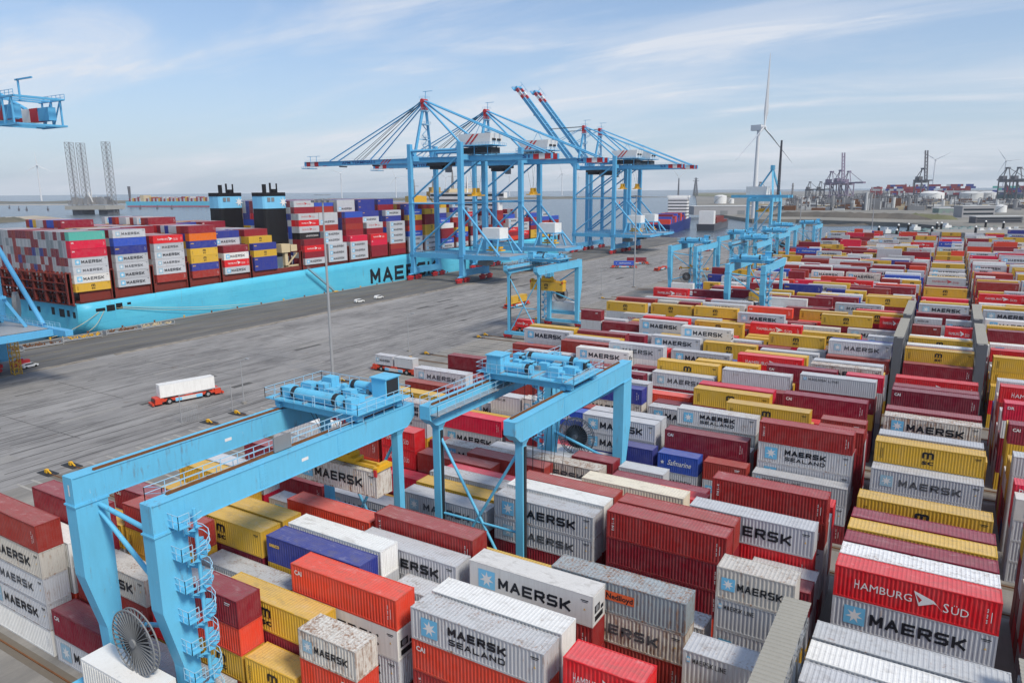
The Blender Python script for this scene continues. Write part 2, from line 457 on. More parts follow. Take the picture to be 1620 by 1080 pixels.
def asphalt_mat(name, c0, c1):
    k = N(name)
    geo = k.n('ShaderNodeNewGeometry'); pos = geo.outputs['Position']
    a = k.noise(k.map(pos, (0.18, 0.03, 1)), 1.0, 7, 0.65)
    b = k.noise(pos, 3.0, 4, 0.7)
    col = k.mix(k.ramp(a, [(0.33, 0.0), (0.7, 1.0)]), c0, c1)
    k.l(k.mix(k.math('MULTIPLY', b, 0.25), col, (0.04, 0.04, 0.04)), k.b.inputs['Base Color'])
    k.b.inputs['Roughness'].default_value = 0.9
    k.b.inputs['Specular IOR Level'].default_value = 0.25
    k.bump(b, 0.25, 0.02)
    return k.m
ASPH = asphalt_mat('quay_asphalt', (0.11, 0.108, 0.106), (0.21, 0.205, 0.195))
YARDM = asphalt_mat('yard_paving', (0.18, 0.175, 0.165), (0.36, 0.335, 0.30))

def water_mat(name='sea_water', deep=(0.040, 0.062, 0.082), rough=0.22):
    k = N(name)
    geo = k.n('ShaderNodeNewGeometry'); pos = geo.outputs['Position']
    big = k.noise(k.map(pos, (0.0012, 0.003, 1)), 1.0, 4)
    k.l(k.mix(big, deep, tuple(c*1.9 for c in deep)), k.b.inputs['Base Color'])
    k.b.inputs['Roughness'].default_value = rough
    k.b.inputs['IOR'].default_value = 1.33
    w = k.noise(k.map(pos, (0.25, 0.45, 1)), 1.0, 6, 0.65)
    k.bump(w, 0.55, 0.6)
    return k.m
WATER = water_mat()
sea = MB().add([(-40000, -3000, -4), (30000, -3000, -4), (30000, 45000, -4), (-40000, 45000, -4)], [(0, 1, 2, 3)]).build('sea', WATER); struct(sea)
YEND = 700.0
ground = MB().box(XQ, 260, -160, YEND, -14, 0.0).build('terminal_ground', [PAVE]); struct(ground)
struct(MB().box(XQ+0.9, -210.0, -160, YEND-0.5, 0.0, 0.006).build('quay_apron', ASPH))
struct(MB().add([(-126, -160, .005), (250, -160, .005), (250, YEND-14, .005), (-126, YEND-14, .005)], [(0, 1, 2, 3)]).build('yard_ground', YARDM))
cope = MB().box(XQ-0.25, XQ+1.1, -160, YEND, -1.6, 0.16); struct(cope.build('quay_coping', CONC))
struct(MB().box(XQ-0.12, XQ, -160, YEND, -13, -1.6).build('quay_wall', CONC))
# low concrete strip between apron and vehicle area, cut where cars pass
kmat = N('kerb_concrete')
_g = kmat.n('ShaderNodeNewGeometry')
_n = kmat.noise(kmat.map(_g.outputs['Position'], (0.8, 0.25, 1)), 1.0, 6, 0.7)
kmat.l(kmat.mix(kmat.ramp(_n, [(0.35, 0.0), (0.65, 1.0)]), (0.16, 0.14, 0.115), (0.36, 0.32, 0.27)), kmat.b.inputs['Base Color'])
kmat.b.inputs['Roughness'].default_value = 0.9
for a, b in ((-60, 112), (118, 262), (266, YEND-30)):
    m = MB(); y = a
    while y < b:
        e = min(b, y+6.0); m.box(-209.3, -207.5, y, e-0.05, 0.0, 0.16); y = e
    struct(m.build('kerb_strip', kmat.m))
# crane rails on the quay and faint white lines
rl = MB()
for x in (-246.2, -214.2): rl.box(x-0.06, x+0.06, -160, YEND-30, 0.006, 0.03)
struct(rl.build('quay_crane_rail', DARK))
PLINE = paint('worn_line_paint', (0.42, 0.40, 0.36), 0.8, dirt=0.95, dirtcol=(0.16, 0.15, 0.14), scale=1.6)
PYEL = paint('worn_yellow_line_paint', (0.45, 0.33, 0.06), 0.8, dirt=0.9, dirtcol=(0.16, 0.15, 0.12), scale=1.6)

# block layout: pairs of stacking blocks, each nine rows wide
BLOCKS = []
for i in range(10):
    BLOCKS.append((30.8+66.4*i, 58.5+66.4*i, 'L')); BLOCKS.append((62.5+66.4*i, 90.2+66.4*i, 'R'))
BLOCKS = [(-3.9, 23.8, 'R')]+BLOCKS           # index 0 is the block behind the left edge of the picture
lines = MB()
for b, (y0, y1, sd) in enumerate(BLOCKS):
    for i in range(5):
        y = y0+2.2+i*5.6
        for dy in (0.0, 3.4):
            lines.box(-127.5, -92.0, y+dy, y+dy+0.42, 0.005, 0.009)
struct(lines.build('lane_marking', PLINE))
yl = MB()
for x in (-238.0, -228.5, -219.0): yl.box(x, x+0.15, 60, YEND-60, 0.006, 0.010)
struct(yl.build('apron_line', PYEL))
gr = MB()
gm = paint('rail_bed_gravel', (0.17, 0.145, 0.115), 0.95, dirt=0.7, scale=1.5)
rr_ = MB()
for b, (y0, y1, sd) in enumerate(BLOCKS):
    for y in (y0, y1):
        gr.box(-127, 120, y-0.75, y+0.75, 0.005, 0.011)
        rr_.box(-127, 120, y-0.07, y+0.07, 0.011, 0.12)
struct(gr.build('rail_bed', gm)); struct(rr_.build('yard_crane_rail', RUST))
# rail end stops
def end_stop(x, y, lab):
    t = thing('rail_end_stop', lab, 'rail stop', (x, y, 0), 0, 'rail end stops at the quay ends of the blocks')
    MB().box(-1.6, 2.2, -0.9, 0.9, 0.012, 0.10).build('base_plate', DARK, t)
    MB().box(-0.3, 0.3, -0.25, 0.25, 0.10, 0.7).bar((0.2, 0, 0.65), (1.3, 0, 0.12), 0.22, 0.2).build('buffer', YEL, t)
for b, (y0, y1, sd) in enumerate(BLOCKS[1:9]):
    nm = ['nearest', 'second', 'third', 'fourth', 'fifth', 'sixth', 'seventh', 'eighth'][b]
    end_stop(-128.4, y0, 'yellow rail end stop on the near rail of the %s block' % nm)
    end_stop(-128.4, y1, 'yellow rail end stop on the far rail of the %s block' % nm)
# ------------------------------------------------------------------ shipping containers
CW, L40, L20 = 2.438, 12.192, 6.058
#        colour (linear base), rust, look for the label, marking
KIND = {
 'M':  ((0.53, 0.545, 0.575), .55, 'grey container with star emblem', 'maersk'),
 'Mr': ((0.6, 0.565, 0.51), 1.0, 'rust-streaked pale container with star emblem', 'maersk'),
 'MS': ((0.56, 0.57, 0.585), .75, 'grey two-line lettered container', 'sealand'),
 'ML': ((0.54, 0.55, 0.57), .5, 'grey container with small lettering', 'line'),
 'MW': ((0.8, 0.78, 0.745), .15, 'white refrigerated container with blue emblem', 'maersk_sq'),
 'Y':  ((0.66, 0.4, 0.042), .30, 'mustard yellow container', 'msc'),
 'R':  ((0.265, 0.017, 0.03), .30, 'maroon container', 'ids'),
 'RK': ((0.33, 0.024, 0.024), .35, 'brown-red container with upright lettering', 'kline'),
 'B':  ((0.34, 0.036, 0.028), .40, 'brick red container', 'ids'),
 'C':  ((0.24, 0.013, 0.034), .20, 'dark maroon container with white initials', 'cai'),
 'CR': ((0.74, 0.068, 0.034), .35, 'bright red container with white initials', 'cai'),
 'H':  ((0.7, 0.016, 0.024), .18, 'red container with white pennant lettering', 'hamburg'),
 'D':  ((0.7, 0.016, 0.06), .15, 'crimson container', 'dr'),
 'O':  ((0.72, 0.062, 0.03), .30, 'orange-red container', 'ids'),
 'N':  ((0.035, 0.05, 0.28), .35, 'navy blue container', 'seaco'),
 'S':  ((0.035, 0.1, 0.5), .35, 'royal blue container with script lettering', 'safm'),
 'BL': ((0.035, 0.09, 0.46), .2, 'royal blue container', 'none'),
 'WR': ((0.82, 0.815, 0.79), .05, 'clean white container', 'none'),
 'P':  ((0.3, 0.345, 0.37), .85, 'slate grey container with orange label', 'pando'),
 'G':  ((0.53, 0.545, 0.56), .60, 'plain grey container', 'ids'),
 'W':  ((0.8, 0.8, 0.78), .45, 'white container', 'ids'),
 'Wc': ((0.78, 0.7, 0.55), .40, 'cream container', 'ids'),
 'K':  ((0.19, 0.01, 0.032), .15, 'plum container with gold crest', 'gold'),
 'T':  ((0.12, 0.5, 0.42), .30, 'teal container', 'ids'),
 'Or': ((0.82, 0.17, 0.012), .10, 'orange container', 'none'),
 'Bk': ((0.016, 0.017, 0.02), .10, 'black container', 'line_w'),
 'Hg': ((0.52, 0.535, 0.55), .30, 'grey container with red pennant lettering', 'hamburg_r'),
 'Hr': ((0.66, 0.02, 0.03), .25, 'red container with small white crest', 'crest'),
}
def faded(c, k=0.30):
    g = 0.50
    return tuple(a*(1-k)+k*(a*0.5+g*0.5) for a in c)

_cm = {}
def corr(mb, n, x0, x1, fn, d):
    """corrugated sheet: fn(x, off) -> the two edge points"""
    pts = []
    p = (x1-x0)/n
    for i in range(n):
        a = x0+i*p
        pts += [(a, 0), (a+p*.28, 0), (a+p*.40, d), (a+p*.88, d)]
    pts.append((x1, 0))
    vs = []; fs = []
    for x, o in pts: vs += list(fn(x, o))
    for i in range(len(pts)-1): fs.append((2*i, 2*i+2, 2*i+3, 2*i+1))
    mb.add(vs, fs)
def cmesh(part, L, H, kind='dry'):
    """shared meshes of the container parts; origin at the base centre"""
    key = (part, L, round(H, 2), kind)
    if key in _cm: return _cm[key]
    a, w = L/2, CW/2
    n = 36 if L > 8 else 18
    mb = MB()
    if part == 'frame':
        t = 0.14
        for sx in (-1, 1):
            for sy in (-1, 1):
                mb.box(min(sx*a, sx*(a-t)), max(sx*a, sx*(a-t)), min(sy*w, sy*(w-t)), max(sy*w, sy*(w-t)), 0.12, H-0.12)
                x0, x1 = sorted((sx*(a+0.006), sx*(a-0.18))); y0, y1 = sorted((sy*(w+0.006), sy*(w-0.165)))
                mb.box(x0, x1, y0, y1, 0, 0.119); mb.box(x0, x1, y0, y1, H-0.119, H)
        for sy in (-1, 1):
            y0, y1 = sorted((sy*w, sy*(w-0.10)))
            mb.box(-a+0.18, a-0.18, y0, y1, 0.0, 0.16); mb.box(-a+0.18, a-0.18, y0, y1, H-0.10, H-0.012)
        for sx in (-1, 1):
            x0, x1 = sorted((sx*a, sx*(a-0.10)))
            mb.box(x0, x1, -w+0.165, w-0.165, 0.0, 0.15); mb.box(x0, x1, -w+0.165, w-0.165, H-0.12, H-0.012)
        mb.box(-a+0.1, a-0.1, -w+0.1, w-0.1, 0.10, 0.15)
    elif part == 'side_panel':       # faces -y
        if kind == 'reefer': mb.box(-a+.14, a-.14, -w+.004, -w+.05, .16, H-.10)
        else: corr(mb, n, -a+.14, a-.14, lambda x, o: ((x, -w+.012+o, .16), (x, -w+.012+o, H-.10)), .045)
    elif part == 'roof_panel':
        if kind == 'reefer': mb.box(-a+.1, a-.1, -w+.1, w-.1, H-.06, H-.018)
        else: corr(mb, n, -a+.1, a-.1, lambda x, o: ((x, -w+.1, H-.022-o), (x, w-.1, H-.022-o)), .022)
    elif part == 'end_panel':        # faces +x
        if kind == 'door':
            mb.box(a-.05, a-.012, -w+.14, w-.14, .15, H-.12)
            for y in (-.85, -.40, .40, .85): mb.tube((a+.012, y, .1), (a+.012, y, H-.08), .026, 6)
            for z in (.9, 1.25):
                for y in (-.62, .62): mb.box(a-.012, a+.012, y-.2, y+.2, z, z+.06)
        elif kind == 'reefer': mb.box(a-.08, a-.03, -w+.14, w-.14, .15, H-.12)
        else: corr(mb, 9, -w+.14, w-.14, lambda y, o: ((a-.012-o, y, .15), (a-.012-o, y, H-.12)), .05)
    elif part == 'machinery_unit':
        mb.m = 0; mb.box(a-.03, a+.002, -w+.2, w-.2, .2, H-.2)
        mb.m = 1; mb.box(a-.001, a+.006, -.85, .15, 1.05, 1.75); mb.box(a-.001, a+.006, .35, .9, .95, 1.3); mb.box(a-.001, a+.006, -.8, .8, .3, .8)
        mb.m = 2; mb.tube((a+.004, -.35, 1.4), (a+.02, -.35, 1.4), .3, 12)
    elif part == 'body':             # simple body for the small ones
        mb.box(-a, a, -w, w, 0, H-.03)
        for sx in (-1, 1):
            for sy in (-1, 1):
                x0, x1 = sorted((sx*(a+.008), sx*(a-.16))); y0, y1 = sorted((sy*(w+.008), sy*(w-.16)))
                mb.box(x0, x1, y0, y1, H-.12, H); mb.box(x0, x1, y0, y1, 0, .12)
        corr(mb, n, -a+.16, a-.16, lambda x, o: ((x, -w-.004+o*0.0-.03+o, .16), (x, -w-.034+o, H-.12)), .03)
    if part == 'machinery_unit': me = mb.mesh(part, [OFFW, BLACK, GREY])
    else: me = mb.mesh(part, CPAINT)
    _cm[key] = me
    return me

_dm = {}
def decal_geo(kind, L, H):
    """list of (part name, material, verts, faces) in container coordinates on the -y side"""
    key = (kind, L, round(H, 2))
    if key in _dm: return _dm[key]
    a = L/2; w = -CW/2-.012; out = []
    def part(name, mat):
        m = MB(); out.append((name, mat, m)); return m
    big = L > 8
    zc = H*0.5
    if kind in ('maersk', 'maersk_b', 'maersk_c', 'maersk_sq', 'sealand'):
        s = H*({'maersk_b': .25, 'maersk_c': .31}.get(kind, .29) if kind != 'maersk_sq' else 0.31) if big else H*0.2
        cx = -a+L*(.15 if big else .16)
        q = part('emblem', {'maersk_sq': SBLUE, 'maersk_b': PBLUE, 'maersk_c': PBLUE}.get(kind, LBLUE)); quad(q, cx-s, cx+s, zc-s, zc+s, w)
        t = part('emblem_star', WLET); star(t, cx, zc, s*.86, w-.006)
        m = part('lettering', INK2 if kind == 'maersk_b' else INK)
        if kind == 'sealand':
            strokes(m, 'MAERSK', -a+L*.30, zc+.05, H*.26, L*.062, L*.013, .20, w)
            strokes(m, 'SEALAND', -a+L*.305, zc-H*.27, H*.19, L*.050, L*.0125, .12, w)
        elif big and kind == 'maersk_b': strokes(m, 'MAERSK', -a+L*.265, zc-H*.17, H*.32, L*.076, L*.019, .21, w)
        elif big and kind == 'maersk_c': strokes(m, 'MAERSK', -a+L*.27, zc-H*.18, H*.36, L*.081, L*.016, .25, w)
        elif big: strokes(m, 'MAERSK', -a+L*.25, zc-H*.20, H*.37, L*.083, L*.017, .235, w)
        else: strokes(m, 'MAERSK', -a+L*.28, zc-H*.13, H*.24, L*.082, L*.017, .13, w)
    elif kind in ('line', 'line_w'):
        m = part('lettering', INK if kind == 'line' else WLET)
        if kind == 'line': strokes(m, 'MAERSK LINE', -a+L*.12, H*.68, H*.14, L*.033, L*.009, .062 if big else .05, w)
        else: put_text(m, 'UNIOCEAN', -a+L*.30, zc-H*.16, H*.30, L*.62, w)
        if kind == 'line':
            q = part('emblem', LBLUE); quad(q, -a+L*.05, -a+L*.09, H*.68, H*.84, w)
            t = part('emblem_star', WLET); star(t, -a+L*.07, H*.76, H*.072, w-.006)
    elif kind == 'msc':
        m = part('lettering', INK); k = H*.30; x = -a+L*.445
        # lower-case m with two arches over a wavy line and the letters sc
        for i in range(3): quad(m, x+i*k*.62, x+i*k*.62+k*.30, zc+.02, zc+k*.75, w)
        for i in range(2):
            c = x+k*.15+k*.31+i*k*.62; pts = []
            for j in range(7):
                t = PI*j/6; pts.append((c-math.cos(t)*k*.46, zc+k*.72+math.sin(t)*k*.28)); 
            for (x0, z0), (x1, z1) in zip(pts, pts[1:]):
                m.add([(x0, w-.002*(i+1), z0-.0), (x1, w-.002*(i+1), z1-.0), (c+(x1-c)*.35, w-.002*(i+1), zc+k*.70), (c+(x0-c)*.35, w-.002*(i+1), zc+k*.70)], [(3, 2, 1, 0)])
        m.add([(x-k*.15, w, zc-.10), (x+k*.5, w, zc-.03), (x+k*1.2, w, zc-.10), (x+k*1.75, w, zc-.02), (x+k*1.2, w, zc-.05), (x+k*.5, w, zc+.01)], [(0, 1, 5), (1, 2, 4, 5), (2, 3, 4)])
        put_text(m, 'sc', x+k*.0, zc-k*.92, k*.78, k*1.55, w, bold=.03)
        n = part('marking', INK)
        for i in range(2):
            for j in range(9): quad(n, -a+L*.055+i*.22, -a+L*.055+i*.22+.09, H*.22+j*.16, H*.22+j*.16+.10, w)
    elif kind in ('hamburg', 'hamburg_r'):
        m = part('lettering', WLET if kind == 'hamburg' else REDP); h = H*.24
        put_text(m, 'H', -a+L*.13, zc-h*.45, h*1.25, L*.033, w)
        put_text(m, 'AMBURG', -a+L*.172, zc-h*.45, h, L*.32, w)
        put_text(m, 'S', -a+L*.675, zc-h*.75, h*1.2, L*.036, w)
        put_text(m, '\u00dcD', -a+L*.72, zc-h*.75, h, L*.105, w)
        f = part('pennant', WLET if kind == 'hamburg' else REDP); X = -a+L*.50
        f.add([(X, w, zc+h*1.1), (X+L*.035, w, zc-h*.75), (X+L*.12, w, zc-h*.05), (X+L*.062, w, zc+h*.18)], [(0, 1, 2, 3)])
        f.add([(X, w-.002, zc+h*1.1), (X+L*.062, w-.002, zc+h*.18), (X+L*.14, w-.002, zc-h*.1), (X+L*.19, w-.002, zc-h*1.05), (X+L*.12, w-.002, zc+h*.35)], [(0, 1, 2, 4), (2, 3, 4)])
        c = part('pennant_field', REDP if kind == 'hamburg' else LGREY)
        c.add([(X+L*.012, w-.004, zc+h*.72), (X+L*.036, w-.004, zc-h*.32), (X+L*.052, w-.004, zc+h*.12)], [(0, 1, 2)])
    elif kind in ('cai', 'dr'):
        m = part('lettering', WLET); put_text(m, 'CAI' if kind == 'cai' else 'DR', -a+L*.035, H*.66, H*.16, L*.075, w, bold=.03)
    elif kind == 'kline':
        m = part('lettering', WLET)
        for i, ch in enumerate('ENIL-K'): 
            vs, fs, tw = text_mesh(ch, 1.0, bold=.02); k = .34
            m.add([(-a+.55+k*v[2]*-1+.25, w, H*.30+i*.235+k*v[0]) for v in vs], fs)
    elif kind == 'seaco':
        m = part('lettering', YLET); put_text(m, 'seaco', -a+L*.03, H*.62, H*.17, L*.115, w, bold=.04)
    elif kind == 'safm':
        m = part('lettering', WLET); put_text(m, 'Safmarine', -a+L*.24, H*.40, H*.30, L*.60, w, shear=.35, bold=.01)
        f = part('emblem', WLET); star(f, -a+L*.12, H*.5, H*.12, w, 5, .5)
    elif kind == 'pando':
        q = part('label_field', OLET); quad(q, -a+L*.42, -a+L*.64, H*.42, H*.72, w)
        q2 = part('label_field', NAVYP); quad(q2, -a+L*.305, -a+L*.418, H*.50, H*.74, w)
        m = part('lettering', INK); put_text(m, 'Nedlloyd', -a+L*.43, H*.49, H*.17, L*.20, w-.006, bold=.03)
        m2 = part('lettering', WLET); put_text(m2, 'P&O', -a+L*.315, H*.55, H*.15, L*.09, w-.006, bold=.02)
    elif kind == 'gold':
        m = part('lettering', YLET); put_text(m, 'SUN', -a+L*.40, H*.42, H*.17, L*.14, w)
        for i in range(3):
            for j in range(2): star(m, -a+L*.60+j*.55, H*.35+i*.45, .30, w, 6, .7)
    elif kind == 'crest':
        m = part('lettering', WLET); star(m, -a+L*.10, H*.70, H*.11, w, 8, .6); put_text(m, 'KEE LIN', -a+L*.05, H*.45, H*.11, L*.15, w)
    if kind in ('ids', 'kline', 'cai', 'dr', 'hamburg', 'crest', 'gold', 'seaco') and big:
        n = part('marking', WLET); x = a-.95
        for i in range(11):
            if i % 4 != 3: quad(n, x+.02*(i % 2), x+.10, H*.30+i*.12, H*.30+i*.12+.07, w)
        quad(n, x+.32, x+.37, H*.34, H*.66, w)
    if kind in ('ids',) and not big:
        n = part('marking', WLET); quad(n, a-1.6, a-.9, H*.78, H*.82, w); quad(n, a-1.6, a-1.0, H*.72, H*.745, w)
    if kind in ('maersk', 'maersk_b', 'maersk_c', 'maersk_sq', 'sealand', 'msc') and big:
        n = part('marking', INK if kind != 'msc' else INK); x = a-1.1
        quad(n, x, x+.7, H*.80, H*.83, w); quad(n, x+.1, x+.6, H*.755, H*.775, w)
        y = part('marking', YLET); y.add([(x+.25, w, H*.5), (x+.45, w, H*.5), (x+.35, w, H*.5+.2)], [(0, 1, 2)])
    res = [(n_, m_, g.v, g.f) for n_, m_, g in out]
    _dm[key] = res
    return res
_dmesh = {}
def decal_mesh(kind, L, H, i):
    key = (kind, L, round(H, 2), i)
    if key not in _dmesh:
        n_, m_, v, f = decal_geo(kind, L, H)[i]
        mb = MB(); mb.add(v, f); _dmesh[key] = mb.mesh(n_, m_)
    return _dmesh[key]

def container(code, loc, rz, H, L, label, cat='container', group=None, full=True, drop=0.0):
    col, rust, look, mark = KIND[code]
    rnd = random.Random(hash((round(loc[0], 1), round(loc[1], 1), round(loc[2], 1))))
    v = 1+rnd.uniform(-.13, .13); col = tuple(min(.85, c*v) for c in col)
    rust = max(0, min(1.2, rust+rnd.uniform(-.3, .25)))
    if mark == 'maersk': mark = rnd.choice(('maersk', 'maersk', 'maersk_b', 'maersk_c'))
    kind = 'reefer' if code in ('MW', 'WR') else 'dry'
    c4 = (*col, rust); r4 = (*faded(col, rnd.uniform(.18, .40)), min(1.2, rust*1.15+.05))
    if full:
        o = obj('shipping_container', cmesh('frame', L, H, kind)); o.color = (*[c*.92 for c in col], min(1.2, rust+.25))
        for part, kd, ry in (('side_panel', kind, 0), ('side_panel', kind, PI), ('roof_panel', kind, 0), ('end_panel', kind, 0), ('end_panel', 'door', PI)):
            p = obj(part, cmesh(part, L, H, kd), o); p.rotation_euler = (0, 0, ry); p.color = r4 if part == 'roof_panel' else c4
        if kind == 'reefer': obj('machinery_unit', cmesh('machinery_unit', L, H), o)
    else:
        o = obj('shipping_container', cmesh('body', L, H)); o.color = c4
        p = obj('roof_panel', cmesh('roof_panel', L, H), o); p.color = r4; p.location.z = .012
    for i, (nm, mt, vv, ff) in enumerate(decal_geo(mark, L, H)):
        p = obj(nm, decal_mesh(mark, L, H, i), o)
        if not full: p.location.y = -.028
    o.location = loc; o.rotation_euler = (0, 0, rz)
    tag(o, label, cat, group)
    return o

# --- which containers stand where.  (block, row, slot): tiers from the top, z of the top, 20-foot?
def slot_x(s): return -48.0+(6.87*s if s >= 0 else 6.50*s)+(1.0 if s >= 6 else 0)+(1.7 if s >= 8 else 0)
def row_y(b, k): return BLOCKS[b][0]+1.43+2.8*k
SPEC = {
 # nearest block
 (1, 6, 2): ('MW RK R R R', 14.15), (1, 3, 2): ('MS CR RK R R', 14.0), (1, 4, 2): ('W M M R R', 14.0), (1, 3, 4): ('H R R M R', 14.4, 1),
 (1, 7, 3): ('P Mr B R R', 14.15), (1, 7, 0): ('RK R R R R', 14.3), (1, 5, -1): ('W M M R R', 14.0), (1, 6, 0): ('M M R R R', 12.95),
 (1, 4, -1): ('N Y Y R R', 13.85), (1, 3, 0): ('CR MW M R R', 14.0), (1, 1, 1): ('Mr O R M R', 12.95, 1), (1, 2, -1): ('Y R M R', 11.5),
 (1, 1, -1): ('R CR Y B M', 12.95, 1), (1, 4, -3): ('Y K K R R', 13.9), (1, 5, -3): ('Y Y R R R', 13.9), (1, 7, -2): ('O B R R R', 12.95),
 (1, 3, -4): ('B Y Y R R', 13.9), (1, 0, -6): ('B Mr M M W', 14.5), (1, 0, -4): ('C M', 5.7), (1, 1, -4): ('Mr B R R', 10.9),
 (1, 2, -6): ('R C M R R', 14.0), (1, 4, -5): ('C M H R R', 13.5), (1, 8, 5): ('Mr ML M M H R', 16.6, 1), (1, 8, 3): ('R R R', 8.2, 1),
 (1, 5, 6): ('M M R R R', 14.5), (1, 6, 6): ('W M R R R', 14.5), (1, 7, 6): ('G M R R R', 14.5), (1, 8, 6): ('R R', 5.4),
 (1, 4, 6): ('M R R', 8.6), (1, 8, -3): ('M R R R', 10.6), (1, 2, 1): ('M R', 5.6), (1, 0, -2): ('M R', 5.6),
 # second block
 (2, 0, 1): ('M M R R R', 13.3), (2, 1, 1): ('W M R R R', 13.5), (2, 2, 1): ('B R R R R', 13.4), (2, 3, 2): ('Wc R R R R', 13.7),
 (2, 0, 3): ('RK R R CR Y', 14.5), (2, 1, 3): ('B R R R R', 14.5), (2, 2, 4): ('M Hr Y M R', 14.5), (2, 5, 4): ('RK B M M R', 14.5),
 (2, 0, 6): ('H M R R R', 14.5), (2, 1, 6): ('W R R M R', 14.4), (2, 2, 6): ('C R R R R', 14.4), (2, 3, 6): ('Y R R M R', 14.5),
 (2, 4, 6): ('C R R R R', 14.5), (2, 6, 6): ('Y M R R R', 14.4), (2, 5, 6): ('R M R R', 10.9), (2, 7, 6): ('R R', 5.5), (2, 8, 6): ('M R', 5.5),
 (2, 0, -1): ('M R R R', 10.8), (2, 1, -1): ('Y R R R', 11.0), (2, 2, -1): ('M Mr R R', 11.4), (2, 3, -1): ('D R R R', 10.8), (2, 4, -2): ('B R R R', 10.9),
 (2, 5, -1): ('B R R R', 11.2), (2, 6, 0): ('Mr R R R', 11.2), (2, 4, 1): ('Mr O R R', 11.0), (2, 6, -2): ('Mr R R R', 10.6), (2, 7, -1): ('M R R R', 10.4),
 (2, 4, 3): ('G R R R', 10.9, 1), (2, 8, -3): ('R R R', 8.2), (2, 3, -3): ('D R R', 8.2), (2, 0, -3): ('M R R', 8.2),
 # third block
 (3, 3, -6): ('M M M H R', 13.1), (3, 7, -6): ('R R R R R', 13.4), (3, 3, 2): ('MS P H R G', 12.95), (3, 1, 4): ('RK MS M G R', 14.5),
 (3, 4, 3): ('Y R R R R', 14.15), (3, 6, 2): ('Y R R R R', 14.15), (3, 7, 2): ('D R R R R', 14.3), (3, 7, 4): ('C R M R R', 14.45),
 (3, 0, 2): ('S M G', 8.3, 1), (3, 0, 3): ('B M G', 8.2, 1), (3, 0, 6): ('M M R R', 11.5), (3, 1, 6): ('Y M R R R', 14.3), (3, 3, 6): ('M R R R R', 13.6),
 (3, 6, 6): ('Mr M R R R', 13.9), (3, 7, 6): ('R M R R R', 14.2), (3, 2, 4): ('R R M R', 11.0), (3, 5, -6): ('B R R R', 11.2), (3, 8, -6): ('S R R', 8.4),
 (3, 2, -3): ('ML M R R', 11.2, 1), (3, 2, -2): ('Mr M R R', 11.4, 1), (3, 5, -3): ('B R R R', 11.6), (3, 1, 0): ('M M N N', 11.4), (3, 2, 0): ('M G N M', 11.4),
 (3, 6, -3): ('R W R R', 11.2), (3, 3, 5): ('RK R R R', 13.2, 1),
 # fourth block and beyond
 (4, 3, -3): ('MW W R R R', 13.25), (4, 5, -4): ('B R R R R', 13.1), (4, 5, -6): ('B R R R', 11.0), (4, 4, -2): ('M W R R R', 14.5), (4, 1, 4): ('ML R Y R R', 14.3),
 (4, 1, 2): ('G R Y R R', 13.55), (4, 3, 3): ('C R R R R', 14.0), (4, 0, 6): ('C R R R R', 14.2), (4, 1, 6): ('R R R R R', 14.2), (4, 3, 6): ('H M R R R', 14.4),
 (4, 2, 0): ('Y R R R', 13.2), (4, 3, -5): ('M R R R', 11.2), (4, 1, 0): ('M R N R', 11.4),
 (5, 2, -1): ('MW ML R R R', 13.8), (5, 6, -1): ('Y Y M R R', 13.4), (5, 3, 2): ('Y D R R R', 13.4), (5, 1, 4): ('M M D R R', 14.2), (5, 1, 6): ('Y M R R R', 14.0),
 (5, 0, 6): ('R M R R', 11.4), (5, 2, 6): ('R R R R R', 13.6), (5, 3, 6): ('W M R R R', 13.8), (5, 6, 6): ('Y R R R R', 13.8), (5, 7, 6): ('W R R R', 13.6),
 (5, 4, -3): ('M M R R', 13.5), (5, 6, -5): ('R MW R', 10.9), (5, 7, 1): ('H R R R R', 13.6), (6, 2, -4): ('Y Y R R', 13.6), (6, 2, -2): ('Y R R R', 13.8), (6, 1, 0): ('M R R R', 13.4),
 (6, 5, 0): ('CR R R R', 13.6), (6, 3, 3): ('Y R R R R', 13.8), (6, 4, 5): ('H R R R R', 13.6, 1), (7, 3, -6): ('H R R R', 13.2), (7, 4, -4): ('C R R R', 13.0), (7, 1, 0): ('W R R R', 13.2), (7, 5, 4): ('Y R R R R', 14.0),
 (9, 2, -5): ('M R R', 11.0), (9, 1, -7): ('S R', 7.8, 1), (8, 3, 8): ('H R R R', 13.4),
}
SKIP_SLOTS = {}
rf = random.Random(5)
FILL = ['R']*15+['B']*8+['C']*5+['M']*20+['Mr']*3+['MS']*2+['ML']*3+['Y']*21+['H']*6+['W']*6+['G']*6+['D']*4+['N']*3+['S']*2+['MW']*5+['O']*2+['Hg']*1+['K']*2+['CR']*2
boxes = []        # dict per container: code, x, y, z, H, L, b, k, s, tier(from top), place
def tiers_to_boxes(b, k, s, codes, ztop, L):
    n = len(codes); h = max(2.55, min(2.95, ztop/n)); z = ztop
    # lower tiers down to the ground
    need = int(round(ztop/h)); codes = list(codes)+['R', 'M', 'B', 'Y', 'R', 'M'][:max(0, need-n)]
    h = ztop/len(codes)
    for t, c in enumerate(codes):
        boxes.append(dict(code=c, x=slot_x(s), y=row_y(b, k), z=z-h, H=h-0.012, L=L, b=b, k=k, s=s, t=t, n=len(codes), where='yard'))
        z -= h
def ppx(p):
    d = np.asarray(p, float)-np.array([0, 0, CAMH]); w = d@_f
    return 810+FPX*(d@_r)/w, 540-FPX*(d@_u)/w, w
def in_view(x, y, m=60):
    u, v, w = ppx((x, y, 12)); return w > 5 and -m-160 < u < 1620+m and v > -50
occupied = set()
for key, val in SPEC.items():
    b, k, s = key; tw = len(val) > 2 and val[2]
    occupied.add(key)
    if not tw: occupied.add((b, k, s+1))
    tiers_to_boxes(b, k, s, val[0].split(), val[1], L20 if tw else L40)
